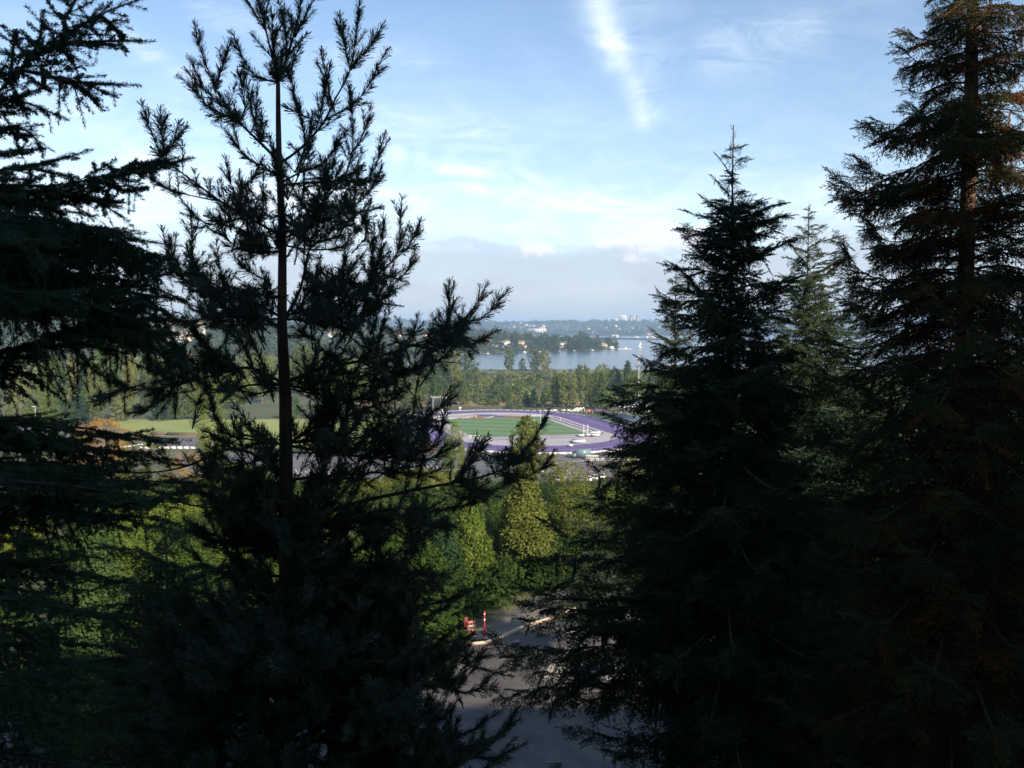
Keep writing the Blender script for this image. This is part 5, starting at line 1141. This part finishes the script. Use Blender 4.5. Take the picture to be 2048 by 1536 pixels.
for q in [(640, 735, 335, 400, 14), (585, 740, 400, 505, 40), (430, 555, 385, 500, 30), (385, 560, 560, 650, 34), (325, 400, 515, 575, 12), (620, 795, 540, 655, 54), (580, 720, 600, 690, 22), (440, 540, 625, 690, 18), (395, 470, 590, 640, 8),
          (590, 880, 700, 790, 60), (700, 900, 660, 740, 24), (580, 880, 800, 925, 80), (250, 545, 725, 815, 46), (395, 560, 850, 960, 42), (960, 1075, 900, 960, 18), (880, 955, 640, 695, 16), (760, 880, 860, 930, 24), (340, 500, 670, 740, 16), (620, 760, 930, 1010, 26), (430, 560, 960, 1060, 40), (850, 960, 950, 1010, 14),
          (720, 900, 1010, 1120, 40), (700, 880, 1120, 1260, 50), (720, 960, 1270, 1400, 44), (700, 900, 1400, 1520, 34)]: pad(*q)
# lower crown all round the trunk
for i in range(88):
    t = (i + gp.random()) / 88; py = 1000 + 600 * t; z = P(570, py, YP).z; p0 = Vector((trunk[4].x - .01, YP, z)); az = gp.random() * 6.283
    ln = (1.35 + .95 * t) * (.7 + .4 * gp.random()); e = Vector((math.cos(az), math.sin(az), 0))
    if abs(math.cos(az)) > .5 and t < .35: ln *= .62
    pts = [p0, p0 + e * ln * .4 + UP * (.02 * ln), p0 + e * ln * .75 + UP * (.02 * ln), p0 + e * ln + UP * .12 * ln]
    pine_branch(T, pts, .018 + .008 * t, 0, 1.2, .4, .2, 0, 1.6)
tpP = [pine_tpl(gp) for _ in range(6)]
finish(T, 'pine_tree', foot, tpP, [M['pine']], M['bark'], 'tall open pine with long-needled upturned tips, left of centre', 'tree', CONE, .55, 6, 80)

# ------------------------------------------------------------------ the spruce at the left edge
gs = np.random.default_rng(33); T = Tree(gs); YS = 6.2; tx = P(-330, 600, YS).x
T.w += chain([Vector((tx, YS, 26)), Vector((tx, YS, 48)), Vector((tx, YS, 55))], .34, .06)
def spruce_branch(T, pts, r0, lvl=0, size=.20, hang=.1, dens=1.0, mat=0):
    g = T.g; pl = polyl(pts, .064 / dens); L = sum((pl[i + 1] - pl[i]).length for i in range(len(pl) - 1)); T.w += chain(pl, r0, max(.003, r0 * .3)); s = 0; sg = 1
    for i in range(len(pl) - 1):
        a, b = pl[i], pl[i + 1]; d = b - a; s += d.length; d.normalize(); rem = L - s; side = d.cross(UP).normalized() if abs(d.z) < .95 else Vector((1, 0, 0)); sg = -sg
        T.r.append((a, d, rvec(g), .85, mat)) if i % 2 == 0 else None
        if lvl < 2 and s > .06:
            h_ = g.random() < hang; dd = (d * .8 + side * sg * .75 + UP * (-.15) + rvec(g) * .22)
            if h_: dd = d * .2 - UP * 1.0 + rvec(g) * .25
            dd.normalize(); ln = min(.42 if lvl == 0 else .2, .09 + rem * .45) * (.65 + .6 * g.random())
            if lvl == 0 and ln > .18: m = a + dd * ln * .5; spruce_branch(T, [a, m, m + (dd - UP * .12 + (UP * .25 if not h_ else UP * 0)).normalized() * ln * .5], .004, 1, size, hang * .4, dens * .8, mat)
            else: T.r.append((a, dd, rvec(g), min(1.25, max(.72, ln / .2)), mat))
            if g.random() < .030 and lvl < 2: T.cones.append((a - UP * .01, Vector((0, 0, -1))))
    T.r.append((pl[-1] - (pl[-1] - pl[-2]) * .6, (pl[-1] - pl[-2]).normalized(), rvec(g), .8, mat))
SB = [([(-120, 260), (-10, 190), (60, 120), (130, 75), (200, 30), (290, -5)], .3, .1), ([(110, 85), (160, 85), (215, 82), (278, 82)], .3, .1), ([(40, 140), (110, 155), (180, 168), (250, 170)], .3, .15), ([(120, 155), (160, 175), (192, 205)], .3, .1), ([(60, 120), (78, 80), (85, 40)], .2, 0),
      ([(20, 165), (25, 110), (30, 75)], .2, 0), ([(130, 75), (130, 40), (150, 0), (160, -40)], .2, 0), ([(200, 30), (235, 60), (245, 75)], .3, .1),
      ([(-120, 220), (-20, 200), (50, 205), (95, 222), (118, 232)], .3, .1), ([(-120, 270), (-40, 262), (20, 255), (60, 265), (78, 292)], .3, .1),
      ([(-120, 370), (-20, 345), (60, 330), (110, 322), (152, 309)], .2, .1), ([(-80, 320), (0, 310), (50, 300), (70, 300)], .2, .1), ([(60, 335), (100, 345), (133, 352)], .2, .1),
      ([(-150, 430), (-20, 405), (100, 380), (180, 358), (260, 342), (320, 330), (364, 321)], .5, .2), ([(200, 360), (240, 380), (282, 378)], .4, .2), ([(230, 350), (265, 330), (310, 325)], .45, .05),
      ([(-80, 400), (60, 400), (150, 395), (205, 410), (240, 432)], .3, .2), ([(-100, 380), (40, 370), (120, 380), (185, 395)], .1, .2), ([(120, 385), (180, 400), (230, 405)], .4, .2)]
for pts, dy, hg in SB: spruce_branch(T, W3(pts, YS, YS + dy * 1.5), .014, 0, .2, hg, 1.0)
# the dark mass: many boughs fanned in depth, hanging sprays under them
mass = []
for k in range(5):
    mass += [([(-150, 430 + k * 22), (0, 430 + k * 20), (110, 440 + k * 16), (200, 462 + k * 12), (262, 500 + k * 10), (300, 540 + k * 8)], -.7 + k * .35, .35)]
mass += [([(-100, 500), (100, 500), (230, 505), (300, 520), (345, 542), (388, 548)], .5, .25), ([(0, 540), (150, 550), (250, 560), (320, 580), (372, 605)], .3, .3), ([(100, 560), (200, 570), (290, 590), (348, 596)], -.1, .3),
         ([(-100, 560), (20, 550), (110, 560), (150, 575)], .4, .6), ([(-100, 530), (0, 530), (100, 540), (190, 560)], -.4, .6), ([(-100, 520), (50, 520), (160, 540), (240, 575)], .1, .5), ([(-60, 545), (30, 555), (80, 560)], 0, .9), ([(60, 560), (120, 570), (200, 590)], .2, .8),
         ([(-120, 740), (0, 705), (70, 685), (150, 655), (220, 625), (300, 598)], .4, .15), ([(-60, 720), (30, 700), (110, 690), (180, 690), (220, 700)], .2, .15), ([(120, 665), (200, 645), (280, 640), (345, 642)], .4, .3), ([(150, 655), (230, 660), (300, 672), (360, 700), (372, 722)], .3, .4),
         ([(200, 620), (280, 620), (330, 650), (352, 690)], .0, .4), ([(180, 650), (250, 680), (300, 690), (345, 735)], -.1, .4), ([(160, 620), (230, 600), (300, 610), (335, 630)], -.3, .3), ([(220, 640), (290, 660), (330, 700)], .5, .4), ([(100, 670), (180, 670), (260, 665), (320, 668)], -.4, .3),
         ([(-120, 700), (-20, 730), (40, 745), (80, 765), (112, 790)], .3, .1), ([(-120, 740), (-40, 750), (20, 760), (50, 785)], .1, .2), ([(-60, 770), (0, 765), (30, 780)], .1, .3),
         ([(-120, 900), (0, 880), (90, 885), (170, 900), (255, 903)], .3, .2), ([(-120, 860), (-20, 850), (60, 870), (120, 880), (165, 880), (200, 868)], .1, .2), ([(-120, 930), (40, 925), (150, 935), (230, 930)], -.2, .3),
         ([(-120, 980), (40, 960), (180, 960), (290, 962), (375, 965)], .4, .2), ([(-120, 960), (30, 955), (120, 945), (200, 940), (262, 925)], .2, .2), ([(-100, 1010), (60, 995), (180, 1000), (280, 1005), (365, 985)], 0, .2), ([(-100, 1040), (80, 1025), (200, 1030), (300, 1035), (340, 1045)], .4, .3)]
for pts, dy, hg in mass: spruce_branch(T, W3(pts, YS, YS + dy * 1.4), .016, 0, .2, hg, 1.0)
for i in range(34):
    t = gs.random(); py = 380 + 240 * t; y0 = YS + gs.normal(0, .8); xr = 40 + 300 * gs.random() * (.5 + .5 * t)
    spruce_branch(T, [P(-160, py - 10, y0), P(xr * .3, py, y0), P(xr * .7, py + 10 + 20 * gs.random(), y0 + .2), P(xr, py + 35 + 20 * gs.random(), y0 + .3)], .012, 0, .2, .35, .8)
for i in range(40):
    t = gs.random(); py = 860 + 700 * t; y0 = YS + gs.normal(0, .9); xr = (180 + 200 * gs.random()) * (.7 if t > .2 else 1.)
    spruce_branch(T, [P(-160, py - 40, y0), P(xr * .3, py - 20, y0), P(xr * .7, py, y0 + .2), P(xr, py + 10, y0 + .3)], .012, 0, .2, .25, .7)
tpS = [spruce_tpl(gs) for _ in range(6)]

finish(T, 'spruce_tree', Vector((tx, YS, 26)), tpS, [M['spruce']], M['bark'], 'dark spruce with hanging cones reaching in from the left edge', 'tree', CONE, .85, 5, 60)

# ------------------------------------------------------------------ firs
gf = np.random.default_rng(5)
FR = [frond_tpl(gf, .6, 105, .042, .019, .060, .08, .62, 56, .30) for _ in range(4)] + [frond_tpl(gf, .6, 110, .044, .019, .06, .35, .6, 56, .3) for _ in range(2)]
FRT = [frond_tpl(gf, .6, 120, .040, .017, .07, .02, .30, 48, .16) for _ in range(4)]
def fir(name, px, ytop, Y, prof, label, mats, frs, nwh, seed, ybot=1700, tipup=.5, dens=1.0, trunk_r=.24, extra=(), lead=True, size=.55, brown=0.0, skew=None, bark='bark'):
    """prof: list of (py, half width px)"""
    g = np.random.default_rng(seed); T = Tree(g); top = P(px, ytop, Y); bx = top.x; zf = 26.0
    T.w += chain(polyl([Vector((bx, Y, zf)), Vector((bx, Y, zf + (top.z - zf) * .5)), top], 1.2), trunk_r, .008, .9)
    ys, hw = [p[0] for p in prof], [p[1] for p in prof]; py = ytop + 14; k = 0; az = g.random() * 6.28
    if lead:
        for i in range(4): T.r.append((top - UP * (.10 + .13 * i), (UP + rvec(g) * .5).normalized(), rvec(g), (.12 + .03 * i) / .6, 0))
    while py < ybot:
        rel = (py - ytop) / 1200.; z = P(px, py, Y).z; hwm = float(np.interp(py, ys, hw)) / F * Y; az += 2.4
        nb = 1; e = Vector((math.cos(az), math.sin(az), 0)); ln = hwm * (.55 + .60 * g.random())
        if skew: ln *= skew(py, math.cos(az))
        el = .75 - 1.5 * min(1, rel * 1.3); el = max(el, -.42) + g.normal(0, .07)
        p0 = Vector((bx, Y, z)); pts = [p0, p0 + (e + UP * el).normalized() * ln * .45, None, None]
        pts[2] = pts[1] + (e + UP * (el * .5 - .05)).normalized() * ln * .35; pts[3] = pts[2] + (e + UP * (tipup * .5)).normalized() * ln * .25
        if ln > .10:
            st = (.085 if rel < .45 else .12) / dens if Y < 20 else .14 / dens
            frond_branch(T, pts, .006 + .012 * min(ln, 2.5), st, min(size, .20 + ln * .34) * (1 if rel < .4 else 1.45), -.02 + .42 * min(1, rel * 1.6), 1.0, .10 if rel < .4 else .22, 0, brown, .12 + .35 * min(1, rel * 1.5))
        py += (4.2 + 7.5 * min(1, rel * 1.5) + ((13 if Y < 20 else 5) if py < ytop + 150 else -1.2)) / nwh
    for pts, dy, sz in extra:
        q = W3(pts, Y, Y + dy); frond_branch(T, q, .013, .10, sz * 1.1, -.02 if pts[0][1] < 700 else .22, 1.0, .08, 0, brown, .08 if pts[0][1] < 700 else .3)
    return finish(T, name, Vector((bx, Y, zf)), frs, mats, M[bark], label, 'tree', None, 1, 5)
ex = [([(1465, 820), (1370, 800), (1290, 790), (1235, 780)], 1.0, .5), ([(1463, 860), (1370, 850), (1290, 850), (1220, 830)], .2, .5), ([(1462, 900), (1370, 890), (1290, 900), (1220, 905)], -.7, .5), ([(1462, 940), (1370, 940), (1290, 950), (1225, 935)], .4, .5), ([(1460, 1040), (1350, 1030), (1250, 1020), (1170, 1010)], .3, .5), ([(1460, 1060), (1350, 1070), (1250, 1060), (1180, 1065)], -.6, .5), ([(1452, 1340), (1330, 1340), (1210, 1345), (1100, 1345), (1030, 1330)], .1, .5), ([(1452, 1260), (1330, 1255), (1210, 1255), (1110, 1250), (1050, 1240)], .6, .5),
      ([(1467, 470), (1430, 440), (1390, 430), (1364, 420)], .4, .26), ([(1467, 460), (1510, 430), (1550, 410), (1572, 405)], .4, .28), ([(1467, 470), (1520, 450), (1560, 435), (1586, 430)], -.3, .28), ([(1467, 440), (1440, 420), (1400, 390)], .2, .24), ([(1468, 400), (1440, 370), (1422, 348)], .2, .18),
      ([(1468, 360), (1445, 325), (1428, 304)], .1, .15), ([(1467, 540), (1420, 510), (1385, 490), (1366, 470)], .3, .32), ([(1467, 530), (1520, 510), (1560, 490), (1592, 478)], .3, .34), ([(1467, 640), (1410, 590), (1375, 555), (1352, 534)], .2, .36), ([(1467, 620), (1530, 590), (1570, 560), (1600, 520)], .2, .36),
      ([(1465, 850), (1380, 830), (1300, 810), (1250, 800), (1215, 800)], .6, .50), ([(1460, 880), (1380, 870), (1300, 880), (1245, 900)], -.4, .50), ([(1300, 830), (1260, 850), (1228, 870)], .3, .3),
      ([(1462, 980), (1370, 960), (1290, 950), (1215, 965), (1190, 935)], .5, .52), ([(1460, 1000), (1360, 990), (1280, 1010), (1200, 990)], -.5, .52), ([(1462, 760), (1390, 745), (1320, 740), (1285, 720)], .3, .42), ([(1462, 930), (1380, 915), (1290, 920), (1225, 925)], .8, .52), ([(1462, 800), (1380, 790), (1300, 770), (1262, 770)], -.5, .45),
      ([(1455, 1110), (1350, 1090), (1250, 1080), (1150, 1075), (1085, 1040)], .4, .45), ([(1455, 1130), (1330, 1120), (1220, 1120), (1130, 1110), (1060, 1120)], -.6, .5), ([(1455, 1160), (1330, 1160), (1230, 1170), (1150, 1160), (1085, 1180)], .8, .5),
      ([(1455, 1200), (1330, 1195), (1210, 1200), (1100, 1190), (1040, 1170)], .2, .5), ([(1455, 1215), (1330, 1215), (1210, 1220), (1100, 1215), (1045, 1205)], -.5, .5),
      ([(1452, 1290), (1340, 1285), (1220, 1290), (1120, 1300), (1030, 1290), (985, 1272)], .3, .5), ([(1452, 1310), (1330, 1300), (1200, 1305), (1090, 1310), (1010, 1310)], -.5, .48),
      ([(1450, 1400), (1340, 1385), (1220, 1370), (1110, 1375), (1030, 1380), (975, 1378)], .3, .5), ([(1450, 1395), (1330, 1380), (1200, 1385), (1080, 1395), (1000, 1400)], -.5, .5), ([(1450, 1390), (1330, 1400), (1230, 1395), (1150, 1400)], .8, .5),
      ([(1448, 1520), (1360, 1500), (1260, 1480), (1180, 1468), (1132, 1458)], .2, .42), ([(1448, 1545), (1350, 1530), (1270, 1510), (1210, 1500)], -.4, .42)]
fir('fir_tree', 1467, 250, 15.0, [(250, 2), (290, 10), (340, 30), (405, 40), (425, 88), (480, 96), (560, 110), (650, 128), (740, 150), (850, 180), (1000, 200), (1200, 250), (1500, 270)],
    'great dark fir right of centre, its spire above the others', [M['fir']], FR + FRT, 1.0, 101, 1700, .5, 1.0, .26, ex, size=.5)
fir('fir_tree', 1618, 408, 28.0, [(408, 3), (450, 22), (480, 50), (540, 62), (600, 78), (700, 105), (800, 140), (1000, 190), (1300, 230)],
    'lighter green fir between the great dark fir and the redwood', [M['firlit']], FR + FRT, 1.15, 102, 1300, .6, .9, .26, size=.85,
    extra=[([(1618, 560), (1660, 530), (1700, 515)], .3, .4), ([(1618, 540), (1590, 500), (1568, 478)], .3, .35)])
fir('fir_tree', 1352, 535, 25.0, [(535, 3), (570, 20), (620, 45), (680, 52), (760, 62), (860, 85), (1000, 110), (1300, 150)],
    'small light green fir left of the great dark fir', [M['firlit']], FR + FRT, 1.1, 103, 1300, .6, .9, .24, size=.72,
    extra=[([(1352, 690), (1325, 675), (1298, 655)], .2, .3), ([(1352, 620), (1325, 595), (1312, 575)], .2, .25)])
fir('fir_tree', 1193, 930, 60.0, [(930, 2), (960, 22), (1000, 42), (1060, 60), (1200, 90)], 'young dark fir in front of the utility pole', [M['fir']], FR, .9, 104, 1260, .4, .7, .2, size=1.1)
fir('fir_tree', 1735, 620, 24.0, [(620, 3), (680, 50), (760, 95), (900, 150), (1100, 200), (1500, 240)], 'shaded fir below the light green one, right of centre', [M['fir']], FR, .9, 105, 1650, .3, .7, .26, size=.85)
fir('fir_tree', 1560, 760, 30.0, [(760, 3), (860, 90), (1000, 140), (1500, 180)], 'shaded fir close behind the great dark fir', [M['fir']], FR, .9, 106, 1450, .3, .7, .26, size=1.0)
fir('fir_tree', 330, 1010, 19.0, [(1010, 4), (1100, 110), (1250, 190), (1500, 240)], 'low shaded fir between the spruce and the pine', [M['fir']], FR, .7, 107, 1720, .3, .6, .2, size=.6)
fir('fir_tree', 760, 1180, 20.0, [(1180, 4), (1250, 70), (1400, 130), (1600, 180)], 'low shaded fir under the right pine boughs', [M['fir']], FR, .7, 108, 1720, .3, .6, .2, size=.6)

# ------------------------------------------------------------------ the redwood
gr = np.random.default_rng(55); T = Tree(gr); YR = 13.0
RW = [frond_tpl(gr, .5, 150, .030, .0125, .045, .12, .6, 50, .26, 34) for _ in range(4)] + [frond_tpl(gr, .5, 150, .030, .0125, .05, .5, .6, 46, .26, 34) for _ in range(3)]
trk = W3([(1948, -120), (1944, 60), (1942, 200), (1936, 400), (1930, 600), (1925, 900), (1918, 1560)], YR, YR); ft = Vector((trk[-1].x, YR, 26)); trk.append(ft)
T.w += chain(polyl(trk, .8), .062, .30, .7); T.nt = len(T.w)
def rw(pts, dy, size=.34, r=.016, hang=.25, br=.22, start=.12, st=.075, spread=1.0):
    size *= 1.45
    q = W3(pts, YR, YR + dy); frond_branch(T, q, r, st, size, .16, spread, start, 0, br, hang, .5)
RB = [([(1944, 60), (1900, 75), (1850, 80), (1808, 62)], .3, .30), ([(1944, 100), (1890, 115), (1840, 125), (1800, 95)], -.2, .30), ([(1943, 130), (1880, 135), (1830, 130), (1805, 150)], .4, .30), ([(1944, 40), (1900, 40), (1870, 60)], -.4, .3), ([(1948, -30), (1900, 10), (1870, 30)], .3, .26),
      ([(1944, 20), (1990, 10), (2040, 20), (2080, 30)], .3, .34), ([(1944, 60), (1990, 65), (2050, 60)], -.3, .34), ([(1943, 130), (1990, 110), (2050, 110)], .4, .34),
      ([(1941, 215), (1900, 215), (1860, 235), (1800, 250), (1742, 242)], .3, .34), ([(1940, 240), (1890, 250), (1830, 265), (1770, 262)], -.3, .34), ([(1941, 190), (1910, 175), (1870, 190), (1840, 230)], .5, .30), ([(1860, 240), (1830, 225), (1815, 205)], .3, .22),
      ([(1939, 300), (1880, 310), (1820, 340), (1770, 350), (1725, 322)], .3, .34), ([(1938, 340), (1880, 355), (1810, 370), (1740, 385), (1700, 380), (1668, 350)], .4, .36), ([(1938, 350), (1870, 370), (1800, 390), (1740, 400), (1680, 395)], .1, .32), ([(1720, 385), (1690, 370), (1675, 348)], .4, .2),
      ([(1937, 250), (1930, 215), (1925, 190)], -.9, .3), ([(1938, 300), (1925, 280), (1900, 270)], -1.0, .36), ([(1936, 420), (1890, 415), (1850, 420), (1800, 440)], -.6, .38),
      ([(1934, 450), (1880, 460), (1820, 480), (1770, 480), (1738, 440)], .3, .36), ([(1933, 470), (1870, 485), (1800, 500), (1760, 500)], -.3, .36), ([(1745, 480), (1735, 460), (1732, 435)], .3, .2),
      ([(1930, 540), (1850, 540), (1780, 560), (1720, 540), (1685, 485)], .3, .38), ([(1930, 560), (1850, 570), (1760, 580), (1700, 570)], -.3, .38), ([(1930, 590), (1840, 600), (1760, 620), (1690, 600)], .6, .38), ([(1700, 530), (1690, 505), (1688, 480)], .3, .22),
      ([(1942, 200), (1990, 185), (2060, 190)], .4, .36), ([(1940, 260), (1990, 250), (2060, 270)], -.2, .38), ([(1938, 330), (2000, 330), (2060, 360)], .5, .36), ([(1937, 260), (1985, 280), (2030, 260)], -.8, .36),
      ([(1934, 470), (2000, 430), (2060, 420)], .3, .36), ([(1934, 440), (2000, 400), (2060, 380)], -.4, .3), ([(1932, 520), (2000, 500), (2060, 500)], -.3, .38), ([(1930, 560), (2000, 550), (2060, 560)], .4, .38)]
for pts, dy, sz in RB:
    rw(pts, dy * 1.6, sz)
    if gr.random() < .5: rw([(a, b + 14) for a, b in pts[:1]] + [(a + gr.normal(0, 12), b + 12 + gr.normal(0, 10)) for a, b in pts[1:]], -dy * 1.8, sz * .9)
py = -150.0; az = 0
while py < 1640:
    z = P(1938, py, YR).z; az += 2.4; e = Vector((math.cos(az), math.sin(az), 0)); rel = max(0, py - 150) / 1400
    hwm = float(np.interp(py, [-150, 150, 300, 400, 520, 600, 700, 900, 1200, 1600], [80, 110, 130, 150, 185, 225, 260, 290, 330, 360])) / F * YR * (.65 + .45 * gr.random())
    p0 = Vector((trk[3].x, YR, z)); pts = [p0, p0 + (e + UP * .1).normalized() * hwm * .4, p0 + e * hwm * .75 - UP * .06 * hwm, p0 + e * hwm + UP * .05 * hwm]
    frond_branch(T, pts, .010 + .01 * hwm, .105 if py < 700 else .14, .36 if py < 540 else .50 if py < 700 else .66, .25, 1.0, .12, 0, .22 if py < 650 else .12, .3, .5); py += 15 if py < 540 else 8.5

finish(T, 'redwood_tree', ft, RW, [M['red'], M['redbrown']], M['redbark'], 'massive redwood with reddish trunk and brown-tinged sprays at the right edge', 'tree', None, 1, 7)
fir('fir_tree', 2020, 560, 22.0, [(560, 4), (700, 110), (900, 160), (1500, 230)], 'dark fir at the right edge behind the redwood', [M['fir']], FR, .85, 109, 1650, .3, .55, .26, size=.75)

# ------------------------------------------------------------------ haze
mh, n_ = newmat('haze_air'); v_ = n_.nodes.new('ShaderNodeVolumePrincipled'); v_.inputs['Color'].default_value = (.50, .72, 1.0, 1); v_.inputs['Density'].default_value = 1.15e-4; v_.inputs['Anisotropy'].default_value = 0.0
o_ = n_.nodes.new('ShaderNodeOutputMaterial'); lnk(n_, v_.outputs[0], o_.inputs['Volume'])
mb = MB(); mb.box((0, 6000, 98), (34000, 42000, 210)); tag(link('haze', mb.mesh('haze', mh)), 'thin blue haze over the lake and hills', 'haze', kind='stuff')
